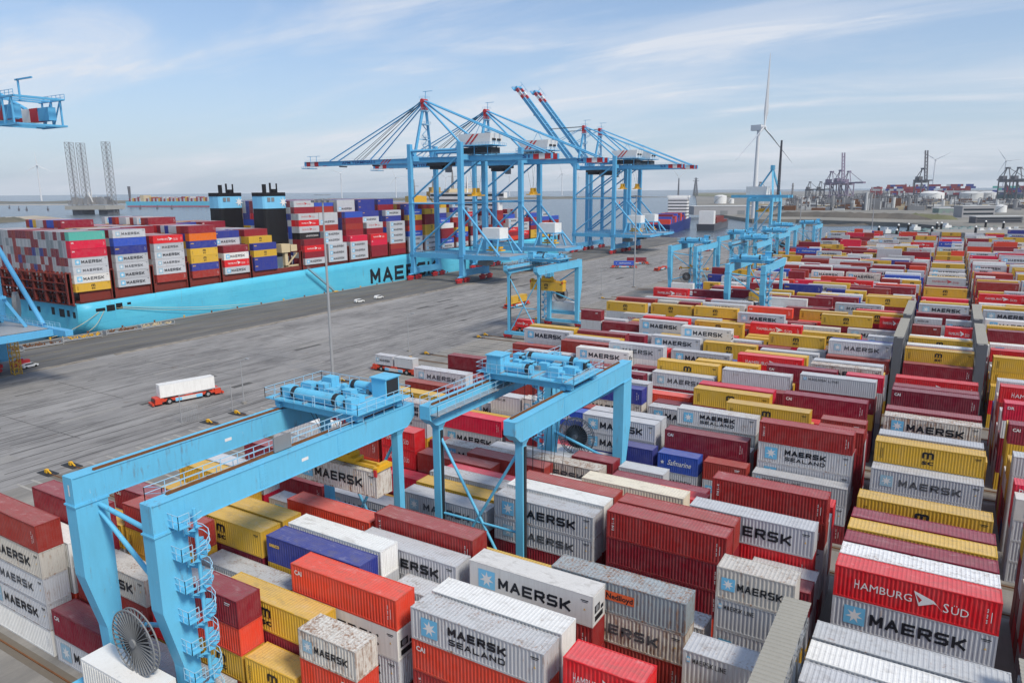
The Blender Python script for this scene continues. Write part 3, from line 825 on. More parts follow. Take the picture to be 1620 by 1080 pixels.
# points that must stay visible: top face and front of the upper tier of the listed stacks
watch = []
for bx in boxes:
    if bx['t'] > 0: continue
    for fx in (.05, .35, .65, .95):
        for fz in (0.0, -.9, -2.0):
            watch.append((bx['x']+bx['L']*fx, bx['y'], bx['z']+bx['H']+fz))
watch = np.array(watch)
cam0 = np.array([0, 0, CAMH])
def blocks_view(x0, x1, y0, y1, z1):
    d = watch-cam0
    with np.errstate(divide='ignore', invalid='ignore'):
        t0 = np.zeros(len(d)); t1 = np.full(len(d), 0.9995)
        for ax, lo, hi in ((0, x0, x1), (1, y0, y1), (2, 0.0, z1)):
            a = (lo-cam0[ax])/d[:, ax]; b_ = (hi-cam0[ax])/d[:, ax]
            t0 = np.maximum(t0, np.minimum(a, b_)); t1 = np.minimum(t1, np.maximum(a, b_))
    return int(np.count_nonzero(t0 < t1))
for b in range(1, len(BLOCKS)):
    for k in range(9):
        s = -6+(rf.random() < .3)
        if b == 1 and k > 4: s = -5
        while s < 19:
            if (b, k, s) in occupied: s += 1; continue
            x = slot_x(s); y = row_y(b, k)
            if b <= 2 and s in (4, 5) and (b, k, 4) not in occupied and (b, k, 5) not in occupied and rf.random() < .2: s += 2; continue
            two = rf.random() < .12 or (b, k, s+1) in occupied or s in (5, 7)
            L = L20 if two else L40
            if s in (5, 7) and not two: s += 1; continue
            if not in_view(x+.5, y): s += 1 if two else 2; continue
            if rf.random() < (.10 if b < 14 else .25): s += 1 if two else 2; continue
            n = rf.choices((2, 3, 4, 5), (1, 3, 7, 9) if b < 12 else (5, 6, 4, 1))[0]
            hh = rf.uniform(2.62, 2.86)
            while n > 0 and blocks_view(x, x+L, y, y+CW, n*hh) > 0: n -= 1
            if n > 0:
                codes = []
                while len(codes) < n:
                    c = rf.choice(FILL)
                    codes += [c]*(2 if rf.random() < .35 else 1)
                tiers_to_boxes(b, k, s, codes[:n], n*hh, L)
            s += 1 if two else 2
# --- containers on the ship: bays along the quay, rows across the beam.  Long axis along y, lettered side to +x
SHX = -251.3
BAYS = [131.5+14.9*i for i in range(6)]+[234.3+14.9*i for i in range(17)]
SHIP_SPEC = {   # (bay, row): tiers from the top, stack base to top
 (0, 0): 'T D D M M MW Y', (1, 0): 'M BL N M M M M', (2, 0): 'H M M M M B', (3, 0): 'R Or N Y Y N B', (4, 0): 'R MW H M', (5, 0): 'N Y N N',
 (4, 1): 'R MW H M', (4, 2): 'N M R R M M', (5, 1): 'Y Y N N R', (5, 2): 'R Y R N R M', (0, 1): 'R M M R M R M',
 (6, 0): 'R H R M', (6, 1): 'Hg H Hg Bk R R M R', (6, 2): 'Hg R Hg H Hg Bk R R M R', (7, 0): 'M M M', (7, 1): 'M M M M M', (8, 0): 'D M M M', (8, 1): 'BL R B R D M M M',
 (9, 0): 'H D R R', (9, 1): 'Hg R B R R R', (10, 0): 'M M M M B R', (11, 0): 'S Y R O S M M M', (12, 0): 'Y R R Y Y M M M', (13, 0): 'W R R S M', (13, 1): 'S W R R S M', (14, 0): 'R Y S R M', (15, 0): 'M R R W M',
 (16, 0): 'O B M N', (17, 0): 'H R M', (18, 0): 'M M H R O', (19, 0): 'R M M H R',
}
SHIP_FILL = ['R']*10+['B']*6+['M']*9+['G']*5+['Y']*4+['N']*4+['H']*2+['BL']*3+['C']*3
rs = random.Random(21)
SZ = 14.0
NROW = 23
PW = 2.52
for i, y in enumerate(BAYS):
    for r in range(NROW):
        key = (i, r)
        if key in SHIP_SPEC: codes = SHIP_SPEC[key].split()
        else:
            if i < 6:
                n = [7, 7, 6, 7, 6, 6][i]
                if i == 1: n = 7 if r < 13 else 8
                if i == 2: n = 6+(r > 6)
                if i == 3 and r > 8: n = 8-(r % 3 == 0)
                if i == 5 and 3 <= r <= 18: n = 6
                if i >= 4 and r > 12: n = 7
            elif i < 11: n = [10, 10, 10, 10, 10][i-6] if r > 2 else 8
            else: n = [9, 9, 9, 9, 8, 7, 7, 6, 7, 6, 6, 5][i-11]
            pool = SHIP_FILL if i < 6 or i > 11 else SHIP_FILL+['N']*14+['BL']*8
            if i == 0: pool = ['R']*9+['G']*9+['B']*5+['M']*3+['P']*6+['C']*3+['N']  # duller mix for the stern bay, standing in for its shade
            codes = [rs.choice(pool) for _ in range(n)]
        n = len(codes)
        for t, c in enumerate(codes):
            boxes.append(dict(code=c, x=SHX-r*PW-CW, y=y, z=SZ+(n-1-t)*2.88, H=2.86, L=L40, b=i, k=r, s=0, t=t, n=n, where='ship'))

# --- rank by visible pixels with a small depth-ordered raster
def corners(bx):
    if bx['where'] == 'yard': return bx['x'], bx['x']+bx['L'], bx['y'], bx['y']+CW, bx['z'], bx['z']+bx['H']
    return bx['x'], bx['x']+CW, bx['y'], bx['y']+bx['L'], bx['z'], bx['z']+bx['H']
def rank_visible():
    S = 0.5; W_, H_ = 810, 540
    idb = np.full((H_, W_), -1, np.int32); zb = np.full((H_, W_), 1e9)
    polys = []
    for i, bx in enumerate(boxes):
        x0, x1, y0, y1, z0, z1 = corners(bx)
        for f in (((x0, y0, z1), (x1, y0, z1), (x1, y1, z1), (x0, y1, z1)), ((x0, y0, z0), (x1, y0, z0), (x1, y0, z1), (x0, y0, z1)),
                  ((x1, y0, z0), (x1, y1, z0), (x1, y1, z1), (x1, y0, z1)) if x1 < 0 else ((x0, y0, z0), (x0, y1, z0), (x0, y1, z1), (x0, y0, z1))):
            P = np.array([ppx(c) for c in f])
            if P[:, 2].min() < 4: continue
            polys.append((P[:, 2].mean(), i, P))
    for dep, i, P in polys:
        u, v = P[:, 0]*S, P[:, 1]*S
        a0, a1 = max(0, int(u.min())), min(W_-1, int(u.max())+1); b0, b1 = max(0, int(v.min())), min(H_-1, int(v.max())+1)
        if a0 > a1 or b0 > b1: continue
        xs, ys = np.meshgrid(np.arange(a0, a1+1)+.5, np.arange(b0, b1+1)+.5)
        ins_p = np.ones(xs.shape, bool); ins_n = np.ones(xs.shape, bool)
        for j in range(4):
            e = (u[(j+1) % 4]-u[j])*(ys-v[j])-(v[(j+1) % 4]-v[j])*(xs-u[j])
            ins_p &= e >= 0; ins_n &= e <= 0
        ins = ins_p | ins_n
        if not ins.any(): continue
        # interpolated depth: plane fit of 1/w
        A = np.c_[u, v, np.ones(4)]; q = np.linalg.lstsq(A, 1/P[:, 2], rcond=None)[0]
        w = 1/np.maximum(1e-6, q[0]*xs+q[1]*ys+q[2])
        sub = zb[b0:b1+1, a0:a1+1]; upd = ins & (w < sub)
        sub[upd] = w[upd]; idb[b0:b1+1, a0:a1+1][upd] = i
    return np.bincount(idb[idb >= 0].ravel(), minlength=len(boxes))
vis = rank_visible()
for i, bx in enumerate(boxes): bx['vis'] = int(vis[i])
order = sorted(range(len(boxes)), key=lambda i: -boxes[i]['vis'])
NIND = 292
chosen = set(i for i in order[:NIND] if boxes[i]['vis'] > 0)
ORD = ['first', 'second', 'third', 'fourth', 'fifth', 'sixth', 'seventh', 'eighth', 'ninth', 'tenth', 'eleventh', 'twelfth', 'thirteenth', 'fourteenth', 'fifteenth', 'sixteenth', 'seventeenth', 'eighteenth', 'nineteenth', 'twentieth', 'twenty-first']
TIER = ['top', 'second', 'third', 'fourth', 'fifth', 'sixth', 'seventh', 'eighth', 'ninth', 'tenth', 'eleventh']
def stack_rank(bx):
    xs = sorted({round(o['x'], 1) for o in boxes if o['where'] == 'yard' and o['b'] == bx['b'] and o['k'] == bx['k']})
    return xs.index(round(bx['x'], 1))
_rk = {}
for i in chosen:
    bx = boxes[i]; look = KIND[bx['code']][2]
    if bx['where'] == 'yard':
        kx = (bx['b'], bx['k'])
        if kx not in _rk: _rk[kx] = sorted({round(o['x'], 1) for o in boxes if o['where'] == 'yard' and (o['b'], o['k']) == kx})
        st = _rk[kx].index(round(bx['x'], 1))
        tier = 'on top' if bx['t'] == 0 else TIER[bx['t']]+' down'
        lab = '%s %s, stack %s, row %s, block %s' % (look, tier, ['one', 'two', 'three', 'four', 'five', 'six', 'seven', 'eight', 'nine', 'ten', 'eleven', 'twelve', 'thirteen', 'fourteen', 'fifteen', 'sixteen', 'seventeen', 'eighteen'][st], ['one', 'two', 'three', 'four', 'five', 'six', 'seven', 'eight', 'nine'][bx['k']], ['zero', 'one', 'two', 'three', 'four', 'five', 'six', 'seven', 'eight', 'nine', 'ten', 'eleven', 'twelve', 'thirteen', 'fourteen', 'fifteen', 'sixteen', 'seventeen', 'eighteen', 'nineteen', 'twenty'][bx['b']])
        loc = (bx['x']+bx['L']/2, bx['y']+CW/2, bx['z']); rz = 0
        grp = 'containers stacked in the yard'
    else:
        rowtxt = 'outer row' if bx['k'] == 0 else ORD[bx['k']]+' row'
        lab = '%s aboard ship, %s bay from stern, %s, %s tier' % (look, ORD[bx['b']], rowtxt, TIER[bx['t']])
        loc = (bx['x']+CW/2, bx['y']+bx['L']/2, bx['z']); rz = PI/2
        grp = 'containers on the ship'
    container(bx['code'], loc, rz, round(bx['H'], 2), bx['L'], lab, 'container', grp, full=bx['vis'] > 150)

# --- everything else stays real geometry, joined
def mass(name, idx, where):
    V, F, C, mats, decs = [], [], [], [], {}
    rnd = random.Random(3)
    for i in idx:
        bx = boxes[i]; x0, x1, y0, y1, z0, z1 = corners(bx)
        n = len(V)
        V += [(x0, y0, z0), (x1, y0, z0), (x1, y1, z0), (x0, y1, z0), (x0, y0, z1), (x1, y0, z1), (x1, y1, z1), (x0, y1, z1)]
        F += [(n+4, n+5, n+6, n+7), (n, n+1, n+5, n+4), (n+1, n+2, n+6, n+5), (n+2, n+3, n+7, n+6), (n+3, n, n+4, n+7)]
        c = KIND[bx['code']][0]; v = 1+rnd.uniform(-.14, .14)
        if bx['where'] == 'ship' and bx['b'] == 0 and bx['k'] > 0: v *= .46      # paint factor standing for shade on the stern doors; c = tuple(min(.85, q*v) for q in c)
        C += [faded(c, rnd.uniform(.18, .40))]+[c]*4
        if bx['vis'] >= 10:
            for nm, mt, vv, ff in decal_geo(KIND[bx['code']][3], bx['L'], round(bx['H'], 2)):
                if nm == 'marking': continue
                d = decs.setdefault(mt.name, [[], [], mt]); m = len(d[0])
                cx, cy = (x0+x1)/2, (y0+y1)/2
                for (a, b_, z) in vv:
                    if bx['where'] == 'yard': d[0].append((cx+a, cy+b_-.01, z0+z))
                    else: d[0].append((cx-b_+.01, cy+a, z0+z))
                d[1] += [tuple(m+j for j in f) for f in ff]
        if bx['where'] == 'ship' and (bx['b'] in (0,) or (bx['b'] in (6, 7, 8, 9, 10, 11) and bx['t'] < 3)) and bx['vis'] > 0:
            # door end towards the stern: dark joint and four locking bars
            for q in (.30, .82, 1.62, 2.14):
                d = decs.setdefault(LGREY.name, [[], [], LGREY]); m = len(d[0]); xx = x0+q
                d[0] += [(xx-.035, y0-.03, z0+.1), (xx+.035, y0-.03, z0+.1), (xx+.035, y0-.03, z1-.1), (xx-.035, y0-.03, z1-.1)]; d[1].append((m, m+1, m+2, m+3))
            d = decs.setdefault(DARK.name, [[], [], DARK]); m = len(d[0]); xx = x0+CW/2
            d[0] += [(xx-.04, y0-.02, z0+.1), (xx+.04, y0-.02, z0+.1), (xx+.04, y0-.02, z1-.1), (xx-.04, y0-.02, z1-.1)]; d[1].append((m, m+1, m+2, m+3))
    ml = [0]*len(F); mats = [MPAINT]
    for j, (nm, (vv, ff, mt)) in enumerate(decs.items()):
        n = len(V); V += vv; F += [tuple(n+q for q in f) for f in ff]; C += [(.5, .5, .5)]*len(ff); ml += [j+1]*len(ff); mats.append(mt)
    me = bpy.data.meshes.new(name); me.from_pydata(V, [], F)
    for m in mats: me.materials.append(m)
    me.polygons.foreach_set('material_index', ml)
    at = me.attributes.new('paint', 'FLOAT_COLOR', 'FACE')
    at.data.foreach_set('color', np.array([(*c, 1) for c in C], np.float32).ravel())
    me.update()
    o = obj(name, me); o['kind'] = 'stuff'
    return o
rest = [i for i in range(len(boxes)) if i not in chosen]
o = mass('stacked_containers', [i for i in rest if boxes[i]['where'] == 'yard'], 'yard')
tag(o, 'mass of smaller stacked containers filling the rest of the yard', 'containers')
# deep inside the ship's stacks only what can be seen or touches air is kept
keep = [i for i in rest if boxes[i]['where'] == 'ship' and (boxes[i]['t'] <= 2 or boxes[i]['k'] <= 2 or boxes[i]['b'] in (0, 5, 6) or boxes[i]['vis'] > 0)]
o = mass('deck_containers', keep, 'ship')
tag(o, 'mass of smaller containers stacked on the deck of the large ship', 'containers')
# ------------------------------------------------------------------ stacking gantry cranes
G = 27.7
def cyl_drum(t, name, x0, x1, y, z, r, flip):
    m = MB(flip); m.tube((x0, y, z), (x1, y, z), r, 14); d = m.build(name, BLUE, t)
    for xa in (x0+.25, x1-.75): MB(flip).tube((xa, y, z), (xa+.5, y, z), r*1.12, 14).build('brake_band', DARK, d)
    return d
def spreader(t, x, y, z, flip, zt, opened=True):
    """yellow headblock and spreader, ropes up to zt"""
    s = MB(flip)
    s.box(x-2.6, x+2.6, y-.75, y+.75, z+.35, z+.75).box(x-1.9, x+1.9, y-.9, y+.9, z+.75, z+1.15)
    for sx in (-1, 1): s.box(x+sx*1.6-.3, x+sx*1.6+.3, y-.55, y+.55, z+1.15, z+1.75)
    o = s.build('headblock', YEL, t)
    b = MB(flip); L = 5.95
    for sy in (-.42, .42): b.box(x-L+.3, x+L-.3, y+sy-.14, y+sy+.14, z+.06, z+.38)
    b.build('telescopic_beam', YEL, o)
    for sx in (-1, 1):
        e = MB(flip); e.box(x+sx*L-.32, x+sx*L+.32, y-1.2, y+1.2, z+.04, z+.5)
        e.box(x+sx*L-.2, x+sx*L+.2, y-.7, y+.7, z+.5, z+.8); q = e.build('end_beam', YEL, o)
        g = MB(flip)
        for sy in (-1, 1): g.box(x+sx*(L+.05)-.18, x+sx*(L+.05)+.18, y+sy*1.22-.1, y+sy*1.22+.1, z-.45, z+.3)
        g.build('corner_guide', REDP, q)
    MB(flip).box(x-.9, x+.6, y-.62, y+.62, z+.78, z+1.5).build('junction_box', GREY, o)
    r = MB(flip)
    for sx in (-1, 1):
        for sy in (-1, 1):
            r.bar((x+sx*1.6, y+sy*.4, z+1.7), (x+sx*2.6, y+sy*2.2, zt), .05); r.bar((x+sx*1.4, y+sy*.4, z+1.7), (x+sx*1.2, y+sy*2.6, zt), .05)
    r.build('hoist_rope', DARK, t)
def spiral_stair(t, cx, cy, z0, z1, flip, turns):
    st = MB(flip); n = int((z1-z0)/.26); rr = .95
    st.tube((cx, cy, z0-.2), (cx, cy, z1+1.0), .16, 8)
    for i in range(n):
        a = 2*PI*turns*i/n; b = 2*PI*turns*(i+1)/n; z = z0+(z1-z0)*i/n
        st.add([(cx+.12*math.cos(a), cy+.12*math.sin(a), z), (cx+rr*math.cos(a), cy+rr*math.sin(a), z), (cx+rr*math.cos(b), cy+rr*math.sin(b), z), (cx+.12*math.cos(b), cy+.12*math.sin(b), z)], [(0, 1, 2, 3)])
        st.add([(cx+.12*math.cos(a), cy+.12*math.sin(a), z+.02), (cx+rr*math.cos(a), cy+rr*math.sin(a), z+.02), (cx+rr*math.cos(a), cy+rr*math.sin(a), z-.2), (cx+.12*math.cos(a), cy+.12*math.sin(a), z-.2)], [(0, 1, 2, 3)])
    s = st.build('stair', BLUE, t)
    rl = MB(flip)
    for h in (.55, 1.05):
        for i in range(n):
            a = 2*PI*turns*i/n; b = 2*PI*turns*(i+1)/n
            rl.bar((cx+rr*math.cos(a), cy+rr*math.sin(a), z0+(z1-z0)*i/n+h), (cx+rr*math.cos(b), cy+rr*math.sin(b), z0+(z1-z0)*(i+1)/n+h), .05)
    for i in range(0, n, 2):
        a = 2*PI*turns*i/n; z = z0+(z1-z0)*i/n
        rl.bar((cx+rr*math.cos(a), cy+rr*math.sin(a), z), (cx+rr*math.cos(a), cy+rr*math.sin(a), z+1.05), .045, .045, (1, 0, 0))
    rl.build('railing', CYAN, s)
    k = int(turns)
    for i in range(k+1):
        z = z0+(z1-z0)*i/k
        p = MB(flip); p.box(cx-.9, cx+.5, cy-1.75, cy-.8, z-.05, z); l = p.build('landing', BLUE, s)
        q = MB(flip); q.rail([(cx-.9, cy-1.75, z), (cx+.5, cy-1.75, z), (cx+.5, cy-.8, z)], 1.1, .045, .7); q.build('railing', CYAN, l)
def reel(t, x, y, z, r, flip):
    m = MB(flip)
    for yy in (-.22, .22):
        n = 40
        for i in range(n):
            a, b = 2*PI*i/n, 2*PI*(i+1)/n
            m.bar((x+r*math.cos(a), y+yy, z+r*math.sin(a)), (x+r*math.cos(b), y+yy, z+r*math.sin(b)), .10, .10, (0, 1, 0))
        for i in range(36):
            a = 2*PI*i/36
            m.bar((x+.3*math.cos(a), y+yy*.6, z+.3*math.sin(a)), (x+r*math.cos(a), y+yy, z+r*math.sin(a)), .045, .14, (0, 1, 0))
    m.tube((x, y-.35, z), (x, y+.9, z), .38, 12)
    o = m.build('cable_reel', GREY, t)
    c = MB(flip); c.tube((x, y-.09, z), (x, y+.09, z), r*.62, 28); c.build('wound_cable', DARK, o)
def handrails(t, flip, runs, **kw):
    m = MB(flip)
    for r_ in runs: m.rail(r_, **kw)
    return m.build('railing', CYAN, t)

def stacking_crane(xc, b, label, trol, lod=0, load=None, walk='near', group='stacking cranes over the container blocks', rope=False):
    y0, y1, sd = BLOCKS[b]
    sg_ = 1 if sd == 'L' else -1
    fl = 1
    yo = y0 if sd == 'L' else y1
    t = thing('stacking_crane', label, 'gantry crane', (xc, yo, 0), 0 if sd == 'L' else PI, group)
    h0, h1, HW = 21.1, 23.5, 5.45
    for sx in (-1, 1):                       # two girders over the block
        x = sx*HW; m = MB(fl)
        ya, yb = -1.5, G+2.3
        m.add([(x-.7, ya, h0), (x+.7, ya, h0), (x+.7, yb-1.1, h0), (x-.7, yb-1.1, h0), (x+.7, yb, h0+.9), (x-.7, yb, h0+.9), (x-.7, ya, h1), (x+.7, ya, h1), (x+.7, yb, h1), (x-.7, yb, h1)],
              [(0, 3, 2, 1), (3, 5, 4, 2), (5, 9, 8, 4), (6, 7, 8, 9), (0, 1, 7, 6), (1, 2, 4, 8, 7), (0, 6, 9, 5, 3)])
        m.box(x-.74, x+.74, ya-.03, ya+2.8, h0-.06, h0+.0)
        for yy in (ya+2.75, 9.0, 18.5, yb-2.0): m.box(x-.715, x+.715, yy, yy+.06, h0+.01, h1-.02)
        m.box(x-.78, x+.78, ya+.1, yb-.1, h1-.06, h1-.004); m.box(x-.76, x+.76, ya+.1, yb-1.3, h0-.05, h0+.03)
        g = m.build('girder', BLUE, t)
        if lod == 0:
            for yy in (9.0, 18.5):
                for sg in (-1, 1):
                    q = MB(); q.box(x+sg*.70, x+sg*.735, yy-.45, yy+.5, h0+.2, h1-.2)
                    for kz in range(6):
                        for ky in (-.3, -.1, .15, .35): q.box(x+sg*.735, x+sg*.755, yy+ky-.03, yy+ky+.03, h0+.35+kz*.34, h0+.41+kz*.34)
                    q.build('splice_plate', BLUE, g)
            q = MB(); q.box(x+.702, x+.712, 13.4, 14.2, h0+1.0, h0+1.3).build('label_plate', WLET, g)
        r = MB(fl); xr = x-sx*.35
        r.box(xr-.16, xr+.16, ya+2.0, yb-.8, h1, h1+.06); r.box(xr-.06, xr+.06, ya+2.0, yb-.8, h1+.06, h1+.2)
        r.build('trolley_rail', RUST, g)
        if lod == 0 and sx < 0 and sd == 'L':
            q = MB(); put_text(q, '1', x-.25, h0+.75, 1.0, None, ya-.012, bold=.02); q.build('number', WLET, g)
    for sx in (-1, 1):                       # rigid legs
        x = sx*HW; m = MB(fl); w = .75
        zs = [(2.2, .0, 1.25, .6), (9.0, -.2, 1.25, .7), (14.5, -1.5, 1.25, w), (21.05, -1.5, 1.25, w)]
        vs, fs = [], []
        for z, a, c, ww in zs: vs += [(x-ww, a, z), (x+ww, a, z), (x+ww, c, z), (x-ww, c, z)]
        for i in range(3):
            for j in range(4): fs.append((4*i+j, 4*i+(j+1) % 4, 4*i+4+(j+1) % 4, 4*i+4+j))
        fs += [(3, 2, 1, 0), (12, 13, 14, 15)]
        m.add(vs, fs); m.box(x-w-.1, x+w+.1, -1.6, 1.35, 20.9, 21.03)
        m.build('leg', BLUE, t)
    for sx in (-1, 1):                       # slender hinged legs
        x = sx*HW; m = MB(fl)
        m.box(x-.45, x+.45, G-.42, G+.42, 2.0, 20.4)
        m.hexa([(x-.45, G-.42, 20.4), (x+.45, G-.42, 20.4), (x+.45, G+.42, 20.4), (x-.45, G+.42, 20.4), (x-.68, G-.7, 21.08), (x+.68, G-.7, 21.08), (x+.68, G+.7, 21.08), (x-.68, G+.7, 21.08)])
        l = m.build('leg', BLUE, t)
        k = MB(fl); k.box(x-.45-.16, x-.452, G-.18, G+.18, 2.4, 20.2); k.build('cable_tray', DARK, l)
    br = []
    zc = 10.2
    br += [((-HW, G, 20.0), (HW, G, 1.9), .17), ((HW, G, 20.0), (-HW, G, 1.9), .17), ((-HW, G, zc), (HW, G, zc), .15)]
    br += [((-HW, .5, 20.6), (HW, .5, 19.4), .21), ((-HW, .5, 20.3), (HW, .5, 13.2), .21), ((-HW, .5, 8.9), (HW, .5, 12.2), .21)]
    for p, q, r in br: MB(fl).tube(p, q, r, 8).build('brace', BLUE, t)
    for y in (0.25, G):
        m = MB(fl); m.box(-HW-1.6, HW+1.6, y-.5, y+.5, 1.35, 2.35); m.build('sill_beam', BLUE, t)
        for sx in (-1, 1):
            x = sx*(HW+.6)
            q = MB(fl); q.box(x-1.5, x+1.5, y-.45, y+.45, .75, 1.3); q.box(x-.4, x+.4, y-.3, y+.3, 1.3, 1.5)
            for dx in (-1.0, 0.0, 1.0): q.tube((x+dx, y-.28, .5), (x+dx, y+.28, .5), .38, 10)
            q.build('bogie', REDP, t)
    # power house, cable reel, stair
    hs = MB(fl); hs.box(-3.6, 5.6, -3.3, -.75, 5.4, 8.3)
    h = hs.build('power_house', WHITE, t)
    if lod == 0:
        v = MB(fl)
        for i in range(24): v.box(-3.4+i*.37, -3.3+i*.37, -3.36, -3.31, 5.6, 8.1)
        v.build('wall_rib', WHITE, h); d = MB(fl); d.box(5.55, 5.63, -2.6, -1.9, 5.7, 7.5).build('door', GREY, h)
        MB(fl).box(5.6, 5.66, -1.6, -1.15, 7.0, 7.6).build('vent', BLACK, h)
    pf = MB(fl); pf.box(-HW, 6.2, -3.4, .2, 5.05, 5.35); pf.box(-HW+.1, HW, -.3, .1, 4.2, 5.0); pf.build('platform', BLUE, t)
    reel(t, 2.3, -1.75, 11.0, 2.8, fl)
    spiral_stair(t, HW+1.5, 1.5, 2.6, 21.4, fl, 7)
    # walkway beside one girder
    wx = (HW-.7 if walk == 'near' else -HW-.7)
    if walk == 'near': a, c = wx-1.0, wx
    else: a, c = -HW-1.7, -HW-.7
    wk = MB(fl); wk.box(a, c, 1.0, G+2.2, 22.55, 22.62); 
    for i in range(8): wk.bar((a, 1.5+i*4, 22.5), (c, 1.5+i*4, 22.0), .1)
    w_ = wk.build('walkway', LGREY, t)
    handrails(w_, fl, [[(a, 1.0, 22.62), (a, G+2.2, 22.62)], [(c-.05, -1.0, 23.5), (c-.05, G+2.2, 23.5)], [(a, G+2.2, 22.62), (c, G+2.2, 22.62)], [(a, 1.0, 22.62), (c-.05, -1.0, 23.5)]], step=1.7 if lod == 0 else 3.4)
    if lod == 0:
        handrails(w_, fl, [[(-HW+.66, 20.0, 23.5), (-HW+.66, G+2.2, 23.5)]] if walk != 'near' else [[(HW+.66, 17.0, 23.5), (HW+.66, G+2.2, 23.5)]], step=1.7)
        sg = MB(fl); sg.box(HW-.2, HW-.05, 11.0, 13.0, 23.6, 25.0).build('display_board', GREY, t)
    # trolley
    ty = (trol-yo)*sg_
    tr = MB(fl); zt = 23.72
    for yy in (-3.1, 3.1): tr.box(-HW-.6, HW+.6, ty+yy-.4, ty+yy+.4, zt, zt+.9)
    for sx in (-1, 1): tr.box(sx*(HW-.35)-.3, sx*(HW-.35)+.3, ty-3.9, ty+3.9, zt-.02, zt+.45)
    tr.box(-HW-1.3, HW+1.3, ty-4.2, ty+4.2, zt+.9, zt+1.0)
    T = tr.build('trolley', BLUE, t); zf = zt+1.0
    cyl_drum(T, 'hoist_drum', -3.6, 3.4, ty-3.0, zf+.75, .62, fl)
    cyl_drum(T, 'hoist_drum', -.4, 4.2, ty+2.7, zf+.7, .55, fl)
    mt = random.Random(b*7+int(xc))
    for i, (x, y, a, c, h) in enumerate(((-4.6, -2.6, 1.3, 1.4, 1.2), (-4.4, 0.2, 1.6, 1.2, 1.0), (-2.4, .3, 1.2, 1.0, 1.1), (-.4, -.4, 1.2, .9, .9), (1.6, .1, 1.4, 1.0, 1.0), (-3.4, 2.4, 1.4, 1.2, 1.3), (4.6, -2.7, 1.1, 1.3, 1.1), (3.6, -.6, .9, .9, .8))):
        m = MB(fl); m.box(x-a/2, x+a/2, ty+y-c/2, ty+y+c/2, zf+.05, zf+h); m.tube((x-a/2-.5, ty+y, zf+h*.55), (x-a/2, ty+y, zf+h*.55), .28, 8); m.build('motor', BLUE, T)
        if lod == 0 and i % 2 == 0: MB(fl).box(x-a/2-.02, x-a/2+.25, ty+y-c/2-.03, ty+y+c/2+.03, zf+.1, zf+h*.9).build('motor_guard', DARK, T)
    if lod == 0:
        cl_ = MB(fl); gl_ = MB(fl)
        for i in range(16):
            x, y = mt.uniform(-5.8, 5.6), ty+mt.uniform(-3.6, 3.6); h = mt.uniform(.25, .9); a = mt.uniform(.15, .45)
            (cl_ if i % 3 else gl_).box(x-a, x+a, y-a, y+a, zf+.02, zf+h)
            x2 = x+mt.uniform(-2, 2); cl_.tube((x, y, zf+.3), (x2, y+mt.uniform(-1.5, 1.5), zf+.3+mt.uniform(0, .5)), .07, 6)
        c0_ = cl_.build('pipework', BLUE, T); gl_.build('junction_boxes', GREY, T)
        for i in range(3): MB(fl).bar((-5.5+i*4.4, ty-4.1, zf), (-5.5+i*4.4, ty+4.1, zf+.0), .12, .35).build('floor_beam', LGREY, T)
    cb = MB(fl); cx = 4.3 if walk == 'near' else -4.7; cyy = ty+2.9 if walk == 'near' else ty+.5
    cb.box(cx-1.0, cx+1.0, cyy-1.1, cyy+1.1, zf+.02, zf+2.1); cb.box(cx-1.15, cx+1.15, cyy-1.25, cyy+1.25, zf+2.1, zf+2.22)
    c_ = cb.build('control_cabin', BLUE, T)
    MB(fl).box(cx+1.0, cx+1.03, cyy-.95, cyy+.95, zf+.2, zf+1.95).build('cabin_panel', DARK, c_)
    handrails(T, fl, [[(-HW-1.3, ty-4.2, zf), (HW+1.3, ty-4.2, zf), (HW+1.3, ty+4.2, zf), (-HW-1.3, ty+4.2, zf), (-HW-1.3, ty-4.2, zf)]], step=1.5 if lod == 0 else 3)
    if lod == 0: handrails(T, fl, [[(-3.9, ty-1.4, zf), (3.9, ty-1.4, zf)], [(0.5, ty-4.2, zf), (.5, ty-3.9, zf)]], step=1.3)
    if load is not None: spreader(t, 0.0, ty, load, fl, zt+.2)
    elif rope:
        r = MB(fl)
        for i in range(8):
            x = -3.2+i*.9; r.bar((x, ty-2.5+(i % 3), zt), (x*.75, ty-1+(i % 2)*1.2, 9.5), .05)
        r.build('hoist_rope', DARK, t)
    return t

stacking_crane(-55.75, 1, 'large light blue stacking crane at lower left with cable reel and spiral stair', 55.4, 0, 17.45)
stacking_crane(-42.2, 2, 'light blue stacking crane in mid-picture with bare ropes hanging below its trolley', 76.6, 0, None, rope=True)
stacking_crane(-113.4, 6, 'light blue stacking crane lifting a yellow container beside the vehicle lanes', 211.2, 0, 16.9)
stacking_crane(-53.5, 7, 'light blue stacking crane with parked trolley, nearest of the right-hand crane cluster', 238.0, 1, None)
stacking_crane(-95.0, 9, 'light blue stacking crane at the quay end, leftmost of the right-hand crane cluster', 312.0, 1, 12.5)
stacking_crane(-78.0, 10, 'light blue stacking crane holding a yellow spreader above the containers, middle of the cluster', 346.0, 1, 14.6)
stacking_crane(-93.0, 11, 'light blue stacking crane standing behind the leftmost crane of the right-hand cluster', 384.0, 1, None)
stacking_crane(-82.0, 12, 'light blue stacking crane rising behind the yellow spreader of the crane cluster', 410.0, 1, None)
stacking_crane(-90.0, 14, 'light blue stacking crane farthest back in the right-hand crane cluster', 474.0, 1, None)
stacking_crane(-80.0, 15, 'light blue stacking crane standing alone by the water at the yard end', 514.0, 1, 12.0)
